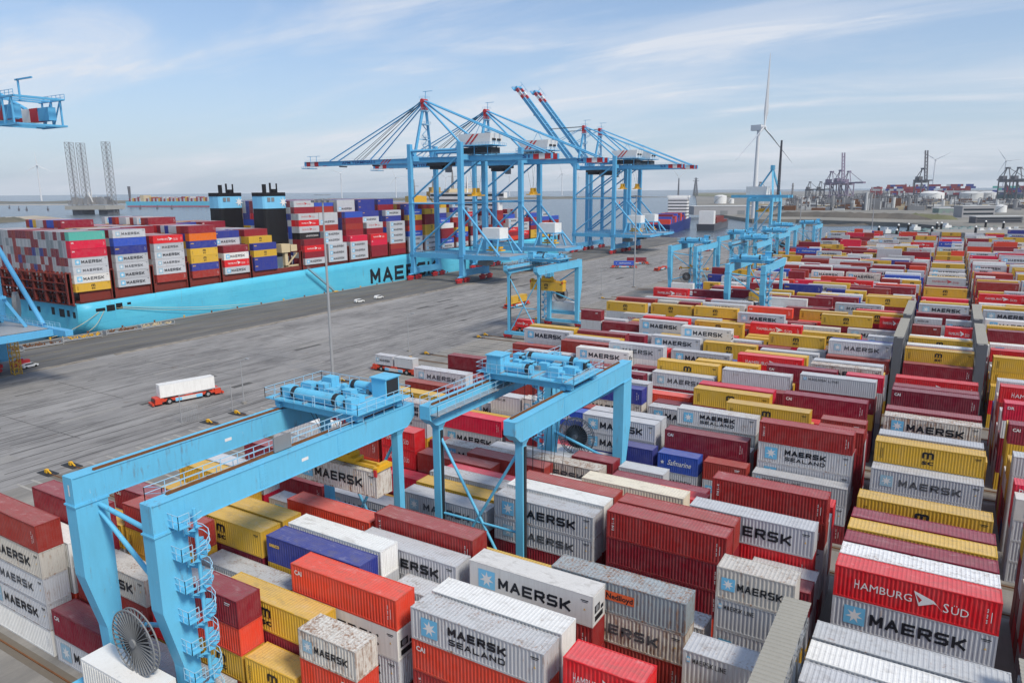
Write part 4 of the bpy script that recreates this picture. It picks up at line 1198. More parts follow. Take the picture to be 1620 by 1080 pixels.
# containers held by spreaders
container('Mr', (-55.75, 55.4, 14.55), 0, 2.88, L40, 'rusty pale container with black lettering gripped by the yellow spreader, lower left crane', 'container', None)
container('Y', (-113.4, 211.2, 14.0), 0, 2.88, L40, 'plain yellow container hanging from the crane beside the vehicle lanes', 'container', None)

# ------------------------------------------------------------------ ship-to-shore quay cranes
SMAT = BLUE2
def quay_crane(yc, label, up=False, number='S4', near=False, group='ship-to-shore cranes on the quay'):
    t = thing('quay_crane', label, 'quay crane', (-246.2, yc, 0), 0, group)
    W, D = 11.0, 32.0
    XE = 66.0 if near else 61.0
    GE = 6.0 if near else 0.0
    for x in (0, D):                                   # sills and bogies on each rail
        m = MB(); m.box(x-1.2, x+1.2, -W-1.5, W+1.5, 3.6, 6.6); m.build('sill_beam', SMAT, t)
        for sy in (-1, 1):
            for dy in (-3.4, 3.4):
                b = MB(); y = sy*W+dy
                b.box(x-.7, x+.7, y-2.3, y+2.3, 1.3, 2.3); b.box(x-.5, x+.5, y-.7, y+.7, 2.3, 3.0)
                for k in (-1.6, -.5, .6, 1.7): b.tube((x-.45, y+k, .65), (x+.45, y+k, .65), .5, 10)
                b.build('bogie', REDP, t)
            q = MB(); y = sy*W; q.hexa([(x-.8, y-4.2, 2.95), (x+.8, y-4.2, 2.95), (x+.8, y+4.2, 2.95), (x-.8, y+4.2, 2.95), (x-.8, y-1.6, 3.62), (x+.8, y-1.6, 3.62), (x+.8, y+1.6, 3.62), (x-.8, y+1.6, 3.62)])
            q.build('equaliser_beam', SMAT, t)
    for x in (0, D):
        for sy in (-1, 1):
            m = MB(); y = sy*W; a = 1.25 if x else 1.05
            m.box(x-a, x+a, y-a, y+a, 6.55, 70.5)
            for z in (13.5, 40.3): m.box(x-a-.25, x+a+.25, y-a-.25, y+a+.25, z-.12, z+.12)
            m.build('leg', SMAT, t)
    for sy in (-1, 1):
        y = sy*W
        m = MB()                                       # lower beam runs out over the vehicle lanes
        m.add([(-1.6, y-.9, 12.2), (44, y-.9, 12.2), (XE, y-.9, 13.1), (XE, y-.9, 14.4), (-1.6, y-.9, 14.9), (-1.6, y+.9, 12.2), (44, y+.9, 12.2), (XE, y+.9, 13.1), (XE, y+.9, 14.4), (-1.6, y+.9, 14.9)],
              [(0, 1, 2, 3, 4), (9, 8, 7, 6, 5), (0, 5, 6, 1), (1, 6, 7, 2), (2, 7, 8, 3), (3, 8, 9, 4), (4, 9, 5, 0)])
        m.build('portal_beam', SMAT, t)
        r = MB(); r.rail([(1.5, y+.85, 14.75), (60.5, y+.85, 14.45)], 1.1, .07, 2.4); r.rail([(1.5, y-.85, 14.75), (60.5, y-.85, 14.45)], 1.1, .07, 2.4); r.build('railing', CYAN, t)
        for p, q, rad in (((0, y, 40.3), (D, y, 40.3), .42), ((0, y, 42.5), (D, y, 64.5), .55), ((0, y, 15.5), (D, y, 38.8), .55), ((D, y, 39.0), (54.5, y, 14.8), .60), ((0, y, 67.0), (D, y, 67.0), .7)):
            MB().tube(p, q, rad, 8).build('brace', SMAT, t)
    for x in (0, D, 60):
        z0, z1 = (12.8, 14.3) if x == 60 else (62.0, 64.6)
        m = MB(); m.box(x-.8, x+.8, -W+1, W-1, z0, z1); m.build('cross_beam', SMAT, t)
    MB().box(35, 58, -W+.9, W-.9, 14.2, 14.35).build('landside_platform', LGREY, t)
    # landside transfer trolley: white house on blue trestle
    lt = MB(); lt.box(40, 50.5, -4.2, 4.2, 22.6, 28.0); L = lt.build('transfer_house', SMAT if near else WHITE, t)
    s = MB()
    for x in (39.2, 51.2):
        for y in (-5, 5): s.bar((x, y*1.7, 14.4), (x+(1.2 if x < 45 else -1.2), y*.9, 22.6), .7)
    s.box(39, 51.4, -5, 5, 21.9, 22.5); s.build('trestle', SMAT, L)
    y_ = MB(); y_.box(41, 50, -2.2, 2.2, 16.2, 16.9).box(42, 49, -1.6, 1.6, 17.4, 18.4); y_.build('spreader', YEL, t)
    dk = MB(); dk.box(36, 42, -3, 3, 8.5, 10.8); dk.build('electrical_room', GREY, t)
    # girder and boom
    def beam(mb, x0, x1, y, z0=61.4, z1=64.0, w=.75): mb.box(x0, x1, y-w, y+w, z0, z1)
    for sy in (-1, 1):
        m = MB(); beam(m, -3, 80+GE, sy*3.3); m.build('main_girder', SMAT, t)
    m = MB()
    for x in range(2, 80, 9): m.box(x, x+.5, -2.5, 2.5, 62.2, 63.4)
    m.build('girder_tie', SMAT, t)
    fr = MB(); fr.rail([(-2, -4.4, 64.0), (80, -4.4, 64.0)], 1.1, .07, 3.0); fr.box(-2, 80, -4.5, -4.06, 63.9, 64.0); fr.build('railing', CYAN, t)
    for x, mt_ in ((70.0+GE*.4, REDP), (73.2+GE*.4, WHITE), (76.4+GE*.4, REDP)):
        m = MB()
        for sy in (-1, 1): m.box(x, x+3.1, sy*3.3-.80, sy*3.3+.80, 61.35, 64.05)
        m.build('warning_band', mt_, t)
    # boom, hinged at x=-3: built flat, then turned up for the raised ones
    bm = obj('boom', None, t); bm.location = (-3, 0, 62.7); bm.empty_display_size = 1
    for sy in (-1, 1):
        m = MB(); m.box(-80, -.2, sy*3.3-.7, sy*3.3+.7, -1.2, 1.2); m.build('boom_girder', SMAT, bm)
    m = MB()
    for x in range(4, 80, 8): m.box(-x-.5, -x, -2.6, 2.6, -.4, .6)
    m.build('boom_tie', SMAT, bm)
    for x, mt_ in ((-80.2, REDP), (-77.0, WHITE), (-73.8, REDP)):
        m = MB()
        for sy in (-1, 1): m.box(x, x+3.1, sy*3.3-.75, sy*3.3+.75, -1.25, 1.25)
        m.build('warning_band', mt_, bm)
    m = MB(); m.rail([(-81, -4.3, 1.2), (-1, -4.3, 1.2)], 1.1, .07, 3.0); m.box(-81, -1, -4.4, -4.02, 1.1, 1.2); m.build('railing', CYAN, bm)
    m = MB(); m.box(-84, -80.4, -4.6, 4.6, -2.6, -2.2).box(-82, -80.3, -4, 4, -1.3, 1.3); m.rail([(-84, -4.6, -2.2), (-84, 4.6, -2.2)], 1.2, .08); m.bar((-81, 0, 1.2), (-81, 0, 4.6), .22); m.bar((-83.5, 0, 4.5), (-73, 0, 4.5), .22); m.bar((-76, 0, 1.2), (-76, 0, 4.4), .2)
    m.build('boom_tip_platform', SMAT, bm)
    if not up:
        vs = []
        tx = text_mesh('APM TERMINALS', 1.0, bold=.02)
        q = MB(); q.add([(-52+v[0]*25/tx[2], -4.02, -.75+v[2]*2.0) for v in tx[0]], tx[1]); q.build('lettering', NAVYP, bm)
        rr = MB()
        for i in range(3): rr.poly([(-23.5+i*2.2, -4.03, -1.1), (-22.5+i*2.2, -4.03, -1.1), (-19.8+i*2.2, -4.03, 1.1), (-20.8+i*2.2, -4.03, 1.1)], (0, .02, 0))
        rr.build('red_stripe', REDP, bm)
    for x in (-30, -55): MB().tube((x, -3, -1.9), (x, 3, -1.9), .35, 8).build('rope_support', DARK, bm)
    if up: bm.rotation_euler = (0, R(50), 0)
    q = MB(); vs, fs, tw = text_mesh(number, 1.0, bold=.02); q.add([(64+v[0]*4/tw, -4.08, 62.0+v[2]*2.2) for v in vs], fs); q.build('lettering', NAVYP, t)
    if near:                                           # landside end: open truss cage and cable reel, as on this crane only
        m = MB()
        for sy in (-1, 1):
            for x in (80, 83.5, 87): m.bar((x, sy*4.6, 60.2), (x, sy*4.6, 65.4), .3)
            m.bar((79, sy*4.6, 60.2), (88.5, sy*4.6, 60.2), .35); m.bar((79, sy*4.6, 65.4), (88.5, sy*4.6, 65.4), .35)
            m.bar((80, sy*4.6, 60.2), (83.5, sy*4.6, 65.4), .22); m.bar((83.5, sy*4.6, 60.2), (87, sy*4.6, 65.4), .22); m.rail([(79, sy*4.8, 65.4), (88.5, sy*4.8, 65.4)], 1.1, .08, 1.6)
        for x in (80, 83.5, 87, 88.5): m.bar((x, -4.6, 60.2), (x, 4.6, 60.2), .3); m.bar((x, -4.6, 65.4), (x, 4.6, 65.4), .3)
        m.bar((81, 0, 65.4), (81, 0, 69.5), .3); m.bar((80, 0, 69.4), (86.5, 0, 69.4), .3)
        m.build('end_cage', SMAT, t)
        m = MB(); m.tube((40, 11.6, 18.6), (40.5, 12.4, 18.6), 3.4, 24); m.build('cable_reel', GREY, t)
    # A-frame mast
    AP = (2.0, 0, 93.5)
    for sy in (-1, 1):
        MB().bar((0, sy*7.2, 64.2), (AP[0], sy*1.6, 88), 1.2, 1.2).build('mast_leg', SMAT, t)
        MB().tube((AP[0]+.8, sy*1.2, 91.8), (D, sy*W*.92, 69.8), .55, 8).build('back_stay', SMAT, t)
        MB().tube((AP[0]+.8, sy*1.0, 93), (76, sy*3.3, 64.2), .38, 8).build('back_stay', SMAT, t)
        MB().bar((0, sy*W, 70.2), (0, sy*7.2, 64.5), 1.0).build('mast_brace', SMAT, t)
    m = MB(); m.box(.6, 3.6, -2.6, 2.6, 80.8, 81.4); m.box(.7, 3.4, -2.2, 2.2, 87.6, 88.4); m.bar((1, -5.1, 73.5), (1, 5.1, 73.5), .6)
    for z in (81.4, 88.4): m.rail([(.6, -2.8, z), (3.8, -2.8, z), (3.8, 2.8, z), (.6, 2.8, z)], 1.1, .09, 1.4)
    for i in range(6): m.bar((1.6, -1.8+(i % 2)*3.6, 65+i*2.7), (1.6, 1.8-(i % 2)*3.6, 67.6+i*2.7), .35)
    for z in (68, 71, 74.5): m.box(.4, 3.2, -1.6, 1.6, z, z+.1); m.rail([(.4, -1.6, z), (3.2, -1.6, z), (3.2, 1.6, z)], 1.1, .08, 1.2)
    m.build('mast_platform', CYAN, t)
    m = MB(); m.box(.9, 3.1, -1.7, 1.7, 88.4, 92.2); m.tube((2, -2.2, 93.0), (2, 2.2, 93.0), 1.1, 12); m.build('mast_head', REDP, t)
    m = MB(); m.bar((2.6, .6, 93), (2.6, .6, 98), .22); m.bar((1, .6, 97.8), (7, .6, 97.8), .22); m.rail([(.5, -2, 94), (4, -2, 94), (4, 2, 94)], 1.2, .08); m.build('maintenance_davit', SMAT, t)
    if not up:
        for sy in (-1, 1):
            MB().tube((AP[0]-.8, sy*1.0, 92.5), (-65, sy*3.3, 64.1), .36, 8).build('fore_stay', SMAT, t)
            MB().tube((AP[0]-.8, sy*1.0, 91.4), (-34, sy*3.3, 64.1), .34, 8).build('fore_stay', SMAT, t)
            MB().tube((AP[0]-.8, sy*1.3, 93.2), (-47, sy*2.6, 64.1), .13, 6).build('boom_rope', DARK, t)
            MB().tube((AP[0]-.8, sy*.6, 93.4), (-45, sy*2.2, 64.1), .13, 6).build('boom_rope', DARK, t)
    else:
        for sy in (-1, 1):
            a = R(50); fx, fz = -3-38*math.cos(a), 62.7+38*math.sin(a)
            MB().tube((AP[0]-.8, sy*1.3, 93.2), (fx, sy*2.6, fz+1), .16, 6).build('boom_rope', DARK, t)
            MB().tube((AP[0]-.6, sy*.8, 92.6), (fx+8, sy*3.0, fz-8), .2, 6).build('folded_stay', SMAT, t)
    # machinery house with stripes
    m = MB(); m.hexa([(28, -5.6, 69.2), (46, -5.6, 69.2), (46, 5.6, 69.2), (28, 5.6, 69.2), (27.2, -5.9, 74.6), (47.0, -5.9, 74.6), (47.0, 5.9, 74.6), (27.2, 5.9, 74.6)])
    mh = m.build('machinery_house', WHITE, t)
    m = MB(); m.box(26, 48.5, -6.6, 6.6, 68.7, 69.1); m.rail([(26, -6.6, 69.1), (48.5, -6.6, 69.1), (48.5, 6.6, 69.1)], 1.1, .08, 2.0); m.box(27, 47, -5, 5, 64.2, 68.7) if False else None
    for x in (29, 36, 44):
        for y in (-4, 4): m.bar((x, y, 64.0), (x, y, 68.7), .5)
    m.build('house_platform', SMAT, mh)
    m = MB(); m.box(29, 46, -4.2, 4.2, 65.0, 68.0); m.build('winch', DARK, mh)
    m = MB()
    for i in range(2): m.poly([(31.5+i*2.6, -5.95, 69.6), (32.6+i*2.6, -5.95, 69.6), (37.2+i*2.6, -5.99, 74.3), (36.1+i*2.6, -5.99, 74.3)], (0, .2, 0))
    m.build('red_stripe', REDP, mh)
    m = MB(); m.box(46.3, 46.75, -3.8, -.6, 71.2, 72.2); m.box(46.3, 46.75, .8, 4.0, 71.2, 72.2); m.build('vent', BLACK, mh)
    m = MB(); 
    for sx in (34, 40): m.bar((sx, 0, 74.5), (37, 0, 79.5), .2)
    m.box(35.4, 38.6, -1.2, 1.2, 79.4, 79.7); m.build('aerial_stand', SMAT, mh)
    # trolley with cabin and spreader
    tx_ = 12.0
    m = MB(); m.box(tx_-6, tx_+6, -4.6, 4.6, 59.6, 61.2); m.box(tx_-5, tx_+3, -3.5, 3.5, 57.9, 59.6); tr = m.build('trolley', DARK, t)
    MB().box(tx_+3.5, tx_+6, -1.4, 1.4, 56.2, 59.4).build('driver_cabin', GREY, tr)
    zz = 44.0 if not up else 47.0
    sx_ = tx_-4 if near else tx_+22
    m = MB(); m.box(sx_-1.4, sx_+1.4, -6.1, 6.1, zz, zz+.6).box(sx_-1.2, sx_+1.2, -2.6, 2.6, zz+.6, zz+1.8)
    for sy in (-1, 1): m.box(sx_-.8, sx_+.8, sy*1.8-.5, sy*1.8+.5, zz+1.8, zz+4.0)
    m.build('spreader', YEL, t)
    m = MB()
    for sy in (-1, 1):
        for q in (-1, 1): m.bar((sx_+q*.6, sy*1.8, zz+4), (sx_+q*2.5, sy*3, 60), .08)
    m.build('hoist_rope', DARK, t)
    return t
quay_crane(317.0, 'tall blue quay crane with boom lowered over the ship, nearest of the four', False, 'S1')
quay_crane(377.0, 'tall blue quay crane with boom lowered, second of the four over the ship', False, 'S4')
quay_crane(512.0, 'tall blue quay crane with raised boom, left one of the two raised booms', True, 'S3')
quay_crane(541.0, 'tall blue quay crane with raised boom, right one of the two raised booms', True, 'S6')
quay_crane(80.5, 'blue quay crane cut off by the left edge of the picture', False, 'S5', near=True)
# ------------------------------------------------------------------ the large container ship
def hull_mat():
    k = N('ship_hull_paint')
    geo = k.n('ShaderNodeNewGeometry'); pos = geo.outputs['Position']
    sp = k.n('ShaderNodeSeparateXYZ'); k.l(pos, sp.inputs[0])
    st = k.noise(k.map(pos, (1, 0.7, 0.06)), 1.0, 6, 0.75)
    cl_ = k.noise(k.map(pos, (1, 0.05, 0.12)), 1.0, 4)
    c = k.mix(k.ramp(cl_, [(0.3, 0.0), (0.7, 1.0)]), (0.085, 0.475, 0.665), (0.125, 0.54, 0.72))
    c = k.mix(k.math('MULTIPLY', k.ramp(st, [(0.60, 0.0), (0.72, 1.0)]), 0.45), c, (0.20, 0.13, 0.07))
    br = k.n('ShaderNodeTexBrick', Scale=1.0); br.inputs['Brick Width'].default_value = 12.0; br.inputs['Row Height'].default_value = 2.9; br.inputs['Mortar Size'].default_value = .05
    br.inputs['Color1'].default_value = (.47, .47, .47, 1); br.inputs['Color2'].default_value = (.54, .54, .54, 1); br.inputs['Mortar'].default_value = (.34, .34, .34, 1)
    cv = k.n('ShaderNodeCombineXYZ'); k.l(sp.outputs['Y'], cv.inputs[0]); k.l(sp.outputs['Z'], cv.inputs[1]); k.l(cv.outputs[0], br.inputs['Vector'])
    c = k.mix(.5, c, br.outputs['Color'], 'OVERLAY')
    sc_ = k.noise(k.map(pos, (1, .09, 1.1)), 1.0, 6, .7)
    c = k.mix(k.math('MULTIPLY', k.ramp(sc_, [(.60, 0.), (.68, 1.)]), .35), c, (.03, .16, .24))
    k.bump(k.noise(k.map(pos, (1, .35, .5)), 1.0, 2), .25, .25)
    k.l(c, k.b.inputs['Base Color']); k.b.inputs['Roughness'].default_value = 0.42; k.b.inputs['Specular IOR Level'].default_value = .3
    return k.m
HULL = hull_mat()
ship = thing('container_ship', 'huge light blue container ship moored along the quay under the cranes', 'ship', (-281, 131, -4))
bs, bl = 30.0, 400.0                      # half beam, length;  local y forward, x to the quay side
def hull_section(y):
    """half outline (x, z) from keel to deck at station y, z above the water"""
    top = 13.8+3.6*min(1.0, y/170.0) if y < 300 else 17.4+4*max(0, (y-330)/70)
    f = 1.0
    if y > 330: f = math.cos((y-330)/72*PI/2)**.8
    w = max(.05, bs*f)
    lift = max(0.0, (45-y)/45)            # rising counter stern
    z0 = -14+15.5*lift**1.3
    wb = w*(0.95-.35*lift) if y < 330 else w*.55
    kn = z0+5.5+2.5*lift
    pts = [(0, z0), (wb*.75, z0+.1)]
    for i in range(1, 7):
        a = i/6*PI/2; pts.append((wb*.75+(w-wb*.75)*math.sin(a), z0+.1+(kn-z0)*(1-math.cos(a))))
    return pts+[(w, max(kn+1.0, top-3)), (w, top)]
ys = [0, 6, 12, 20, 30, 45, 80, 130, 170, 230, 300, 330, 345, 358, 370, 380, 388, 394, 398]
m = MB(); secs = [hull_section(y) for y in ys]; n = len(secs[0])
for y, s in zip(ys, secs): m.v += [(x, y, z) for x, z in s]+[(-x, y, z) for x, z in s]
for i in range(len(ys)-1):
    a, b = i*2*n, (i+1)*2*n
    for j in range(n-1):
        m.f.append((a+j, b+j, b+j+1, a+j+1)); m.f.append((a+n+j, a+n+j+1, b+n+j+1, b+n+j))
    m.f.append((a+n-1, b+n-1, b+2*n-1, a+2*n-1))
m.f.append(tuple(range(0, n))+tuple(reversed(range(n, 2*n))))
m.mi = [0]*len(m.f); m.sm = [len(f_) == 4 and abs(m.v[f_[0]][2]-m.v[f_[2]][2]) > .01 and not (m.v[f_[0]][0]*m.v[f_[2]][0] < 0) for f_ in m.f]
m.build('hull', HULL, ship)
# openings in the counter, recessed dark boxes with frames
for i, (y0, y1, z0, z1) in enumerate(((6.2, 9.5, 10.6, 11.7), (10.0, 13.0, 10.2, 12.4), (13.4, 15.8, 10.4, 12.6), (17.6, 19.0, 11.6, 12.4))):
    m = MB(); m.box(bs-.02, bs+.05, y0, y1, z0, z1); m.build('mooring_port', BLACK, ship)
for i, (x0, x1, z0, z1) in enumerate(((27, 28.6, 9.2, 11.3), (23.4, 25, 9.4, 11.6), (18.5, 21.8, 9, 11.8), (13.5, 15.5, 9.4, 12), (4, 6, 9.6, 11.6), (-2, 1.5, 9.6, 11.8), (-14, -11, 9.6, 11.8))):
    m = MB(); m.box(x0, x1, -.06, .02, z0, z1); m.build('stern_port', BLACK, ship)
# hull name
q = MB()
hq = MB(); strokes(hq, 'MAERSK', 145.8, 4.5, 7.6, 7.6, 1.9, 1.75, 0.0)
q.add([(bs+.04-v[1], v[0], v[2]) for v in hq.v], hq.f); q.build('hull_lettering', INK, ship)
# deck edge, hatch coamings and lashing bridges
m = MB(); m.box(-bs+1.5, bs-1.2, 2, 330, 13.9, 14.4); m.box(bs-1.25, bs-1.05, 2, 300, 14.2, 17.9); m.build('deck', HATCH, ship)
m = MB(); m.rail([(bs-.3, 0.3, 14.0), (bs-.3, 60, 15.3), (bs-.3, 170, 17.4), (bs-.3, 300, 17.5)], 1.1, .09, 3.0); m.build('deck_railing', HATCH, ship)
for i, y in enumerate(BAYS+[BAYS[-1]+14.9]):
    yy = y-131-1.95
    if i == 6: yy = y-131-2.2
    m = MB(); zt = 24.5
    for x in np.linspace(-bs+1, bs-.7, 9): m.box(x-.45, x+.45, yy-.45, yy+.45, 14.4, zt)
    for z in (18.1, 21.0, 24.0): m.box(-bs+.8, bs-.4, yy-.6, yy+.6, z, z+.25)
    m.box(bs-1.1, bs-.25, yy-.8, yy+.8, 14.2, zt+.3)
    m.build('lashing_bridge', HATCH, ship)
m = MB()
for x in np.linspace(-bs+1, bs-1, 24): m.box(x-.25, x+.25, -.6, -.1, 13.5, 24.8)
for z in (13.6, 16.5, 19.5, 22.3): m.box(-bs+.6, bs-.6, -.9, .0, z, z+.35)
m.build('stern_lashing_frame', HATCH, ship)
# funnels: black casing, blue band with star
for x, nm in ((16.0, 'near'), (-14.0, 'far')):
    y0, y1 = 90.5, 103.3
    m = MB(); pts = []
    for (z, sx, sy) in ((17, 4.6, 6.9), (43.6, 4.4, 6.6)):
        for a in range(16):
            t = 2*PI*a/16; c, s_ = math.cos(t), math.sin(t)
            pts.append((x+sx*math.copysign(abs(c)**.35, c), (y0+y1)/2+sy*math.copysign(abs(s_)**.35, s_), z))
    m.add(pts, [(i, (i+1) % 16, (i+1) % 16+16, i+16) for i in range(16)]+[tuple(range(16, 32))]); fu = m.build('funnel', BLACK, ship)
    m = MB(); pts = []
    for (z, sx, sy) in ((43.6, 4.5, 6.7), (49.0, 4.5, 6.7), (49.0, 4.6, 6.8), (50.6, 4.6, 6.8)):
        for a in range(16):
            t = 2*PI*a/16; c, s_ = math.cos(t), math.sin(t)
            pts.append((x+sx*math.copysign(abs(c)**.35, c), (y0+y1)/2+sy*math.copysign(abs(s_)**.35, s_), z))
    m.add(pts, [(i, (i+1) % 16, (i+1) % 16+16, i+16) for i in range(16)]); m.m = 1
    m.add(pts, [(32+i, 32+(i+1) % 16, (i+1) % 16+48, i+48) for i in range(16)]+[tuple(range(48, 64))])
    m.build('funnel_band', [SBLUE, BLACK], fu)
    e = MB()
    for dx, dy, r, h in ((1, -3.2, .9, 3.6), (-1, -1.4, .7, 3.0), (1, .2, .45, 4.2), (0, 3.0, 1.3, 1.5), (1.5, 3.4, .35, 4.0)): e.tube((x+dx, (y0+y1)/2+dy, 50.6), (x+dx, (y0+y1)/2+dy, 50.6+h), r, 10)
    e.build('exhaust_pipe', BLACK, fu)
    s_ = MB(); star(s_, 0, 0, 2.3, 0)
    s2 = MB(); s2.add([(x+4.62, (y0+y1)/2+4.0+v[0], 46.3+v[2]) for v in s_.v], s_.f); s2.build('star_emblem', WLET, fu)
    g = MB(); 
    for k in range(2): g.box(x+4.48, x+4.6, y0+1.6+k*2.2, y0+3.2+k*2.2, 46.6, 48.4)
    g.build('louvre', GREY, fu)
# engine casing, provision crane in cream by the funnel gap
m = MB(); m.box(-22, 22, 91, 102.8, 14.4, 22); m.build('engine_casing', WHITE, ship)
m = MB(); m.box(bs-3.4, bs-1.8, 93, 94.6, 14.2, 24.5); m.box(bs-5, bs-1.2, 90.8, 95.6, 24.5, 28.2); m.box(bs-4.4, bs-1, 96, 99.5, 24.8, 27.6); m.bar((bs-2.6, 94, 18), (bs-2.6, 101, 24), .5); m.box(bs-3, bs-1.8, 93, 101.5, 18.0, 18.6); m.bar((bs-2.4, 101, 14.2), (bs-2.4, 101, 18), .4)
m.build('provision_crane', BEIGE, ship)
# bridge tower forward, mostly behind the crane legs
m = MB(); m.box(-26, 26, 275.5, 280.6, 17, 46); m.box(-30, 30, 276, 280.2, 46, 49.5); br_ = m.build('bridge_tower', WHITE, ship)
m = MB(); m.box(-29.6, 29.6, 275.9, 276.0, 47.2, 48.6)
for z in range(20, 45, 3): m.box(-24, 24, 275.42, 275.5, z, z+1.0)
m.build('window_band', GLASS, br_)
m = MB(); m.tube((0, 278, 49.5), (0, 278, 60), .5, 8); m.bar((-4, 278, 55), (4, 278, 55), .3); m.build('radar_mast', WHITE, br_)
# mooring lines from the stern ports to the bollards
for i, (y0, z0, y1) in enumerate(((138.2, 6.4, 120.5), (140, 6.6, 132.6), (144.5, 7.0, 193.6), (146, 7.2, 205.8))):
    m = MB(); n_ = 8; P0, P1 = Vector((-250.9, y0, z0)), Vector((XQ+.5, y1, .8)); pr_ = P0
    for j in range(1, n_+1):
        f_ = j/n_; q = P0.lerp(P1, f_)-Vector((0, 0, 1.0*math.sin(PI*f_))); m.bar(pr_, q, .12); pr_ = q
    o = m.build('mooring_line', BEIGE); tag(o, ['short pale mooring line running aft from the ship stern', 'short pale mooring line beside the aft one at the stern', 'long pale mooring line running forward low along the hull', 'longest pale mooring line running forward along the hull'][i], 'mooring line', 'mooring lines at the stern')
# gangway
gw = thing('gangway', 'long grey gangway sloping from the ship side down to the quay', 'gangway', (-250.5, 233, 0))
m = MB(); m.bar((1.8, 0, 12.6), (1.8, 15.5, .5), 1.0, .25); m.build('steps', LGREY, gw)
m = MB()
for dx in (1.3, 2.3): m.bar((dx, 0, 13.7), (dx, 15.5, 1.6), .08); m.bar((dx, 0, 13.2), (dx, 15.5, 1.1), .06)
m.build('railing', LGREY, gw)
MB().box(.9, 2.7, 15, 17.5, .17, .55).build('foot_platform', YEL, gw)
# ------------------------------------------------------------------ vehicles, masts and things on the ground
def gp(px, py, z=0.0):
    """ground point (height z) that the surveyed picture position stands on"""
    d = (px-810)/FPX*_r-(py-540)/FPX*_u+_f
    t = (z-CAMH)/d[2]
    return np.array([0, 0, CAMH])+t*d
def agv(x, y, rz, label, mirror=False):
    t = thing('container_carrier', label, 'vehicle', (x, y, 0), rz, 'driverless carriers on the terminal')
    m = MB(); m.box(-5.9, 5.9, -1.4, 1.4, .85, 1.35); 
    for sx in (-1, 1): m.hexa([(sx*5.9 if sx > 0 else -7.4, -1.5, .45), (7.4 if sx > 0 else -5.9, -1.5, .45), (7.4 if sx > 0 else -5.9, 1.5, .45), (sx*5.9 if sx > 0 else -7.4, 1.5, .45), (5.9 if sx > 0 else -7.2, -1.45, 1.75), (7.2 if sx > 0 else -5.9, -1.45, 1.75), (7.2 if sx > 0 else -5.9, 1.45, 1.75), (5.9 if sx > 0 else -7.2, 1.45, 1.75)])
    m.box(-.9, .9, -1.46, 1.46, 1.36, 1.75)
    for x_ in (-5.6, -.6, .6, 5.6): m.box(x_-.2, x_+.2, -1.2, 1.2, 1.35, 1.6)
    c = m.build('chassis', REDAGV, t)
    for sx in (-1, 1):
        n = MB(); n.box(sx*7.42-.04, sx*7.42+.04, -1.1, 1.1, .95, 1.5); n.build('sensor_bar', GLASS, c)
        b = MB(); b.box(sx*7.75-.2, sx*7.75+.2, -1.45, 1.45, .3, .75); b.build('bumper', REDAGV, t)
        for sy in (-1, 1):
            w = MB(); w.tube((sx*4.3, sy*1.45, .72), (sx*4.3, sy*.95, .72), .72, 16); wh = w.build('wheel', RUBBER, t)
            h = MB(); h.tube((sx*4.3, sy*1.47, .72), (sx*4.3, sy*1.4, .72), .36, 12); h.build('rim', LGREY, wh)
    for sy in (-1, 1):
        p = MB(); p.box(-3.0, 3.0, sy*1.43-.05, sy*1.43+.05, .5, 1.3); pn = p.build('side_panel', OFFW, t)
        q = MB()
        for a, b in ((-2.95, -1.6), (1.6, 2.95)): q.box(a, b, sy*1.49-.02, sy*1.49+.02, .55, 1.25)
        q.build('panel_marking', SBLUE, pn)
    return t
a1 = math.atan2(105-92.1, -146.9+150.6)
agv(-147.4, 98.8, a1, 'red driverless carrier with a white container, alone on the open pavement')
container('WR', (-147.4, 98.8, 1.76), a1, 2.88, L40, 'clean white container riding on the lone carrier in the open pavement', 'container')
agv(-121.5, 142.6, 0, 'red driverless carrier loaded with two short grey containers beside the stacks')
container('M', (-125.0, 142.6, 1.76), 0, 2.58, L20, 'short grey lettered container on the front of the two-container carrier', 'container')
container('G', (-118.3, 142.6, 1.76), 0, 2.58, L20, 'short pale grey container on the rear of the two-container carrier', 'container')
agv(-150.0, 252.5, R(88), 'red driverless carrier with a yellow container behind the slender crane legs')
container('Y', (-150.0, 252.5, 1.76), R(88), 2.88, L40, 'yellow container riding on a carrier seen behind the crane legs', 'container')
agv(-168.5, 411.5, R(25), 'red driverless carrier with a blue container by the tall light mast')
container('S', (-168.5, 411.5, 1.76), R(25), 2.58, L40, 'royal blue container on the carrier by the tall light mast', 'container')
agv(-170.0, 436.0, R(25), 'red driverless carrier with a maroon container, behind the one with blue container')
container('R', (-170.0, 436.0, 1.76), R(25), 2.58, L40, 'maroon container on the carrier behind the blue container', 'container')
agv(-145.2, 411.5, R(90), 'empty red driverless carrier on the pavement, right of the light mast')
agv(-112.5, 286.5, 0, 'empty red driverless carrier parked at the stack ends, right of the light mast')
agv(-116.5, 206.6, 0, 'red driverless carrier under the crane that lifts a yellow container')
container('H', (-119.7, 206.6, 1.76), 0, 2.58, L20, 'short red container with white lettering on the carrier under the crane', 'container')
agv(-104.5, 330.5, R(0), 'red driverless carrier waiting beside the leftmost crane of the cluster')
agv(-158.0, 560.0, R(80), 'red driverless carrier far off near the raised-boom cranes')

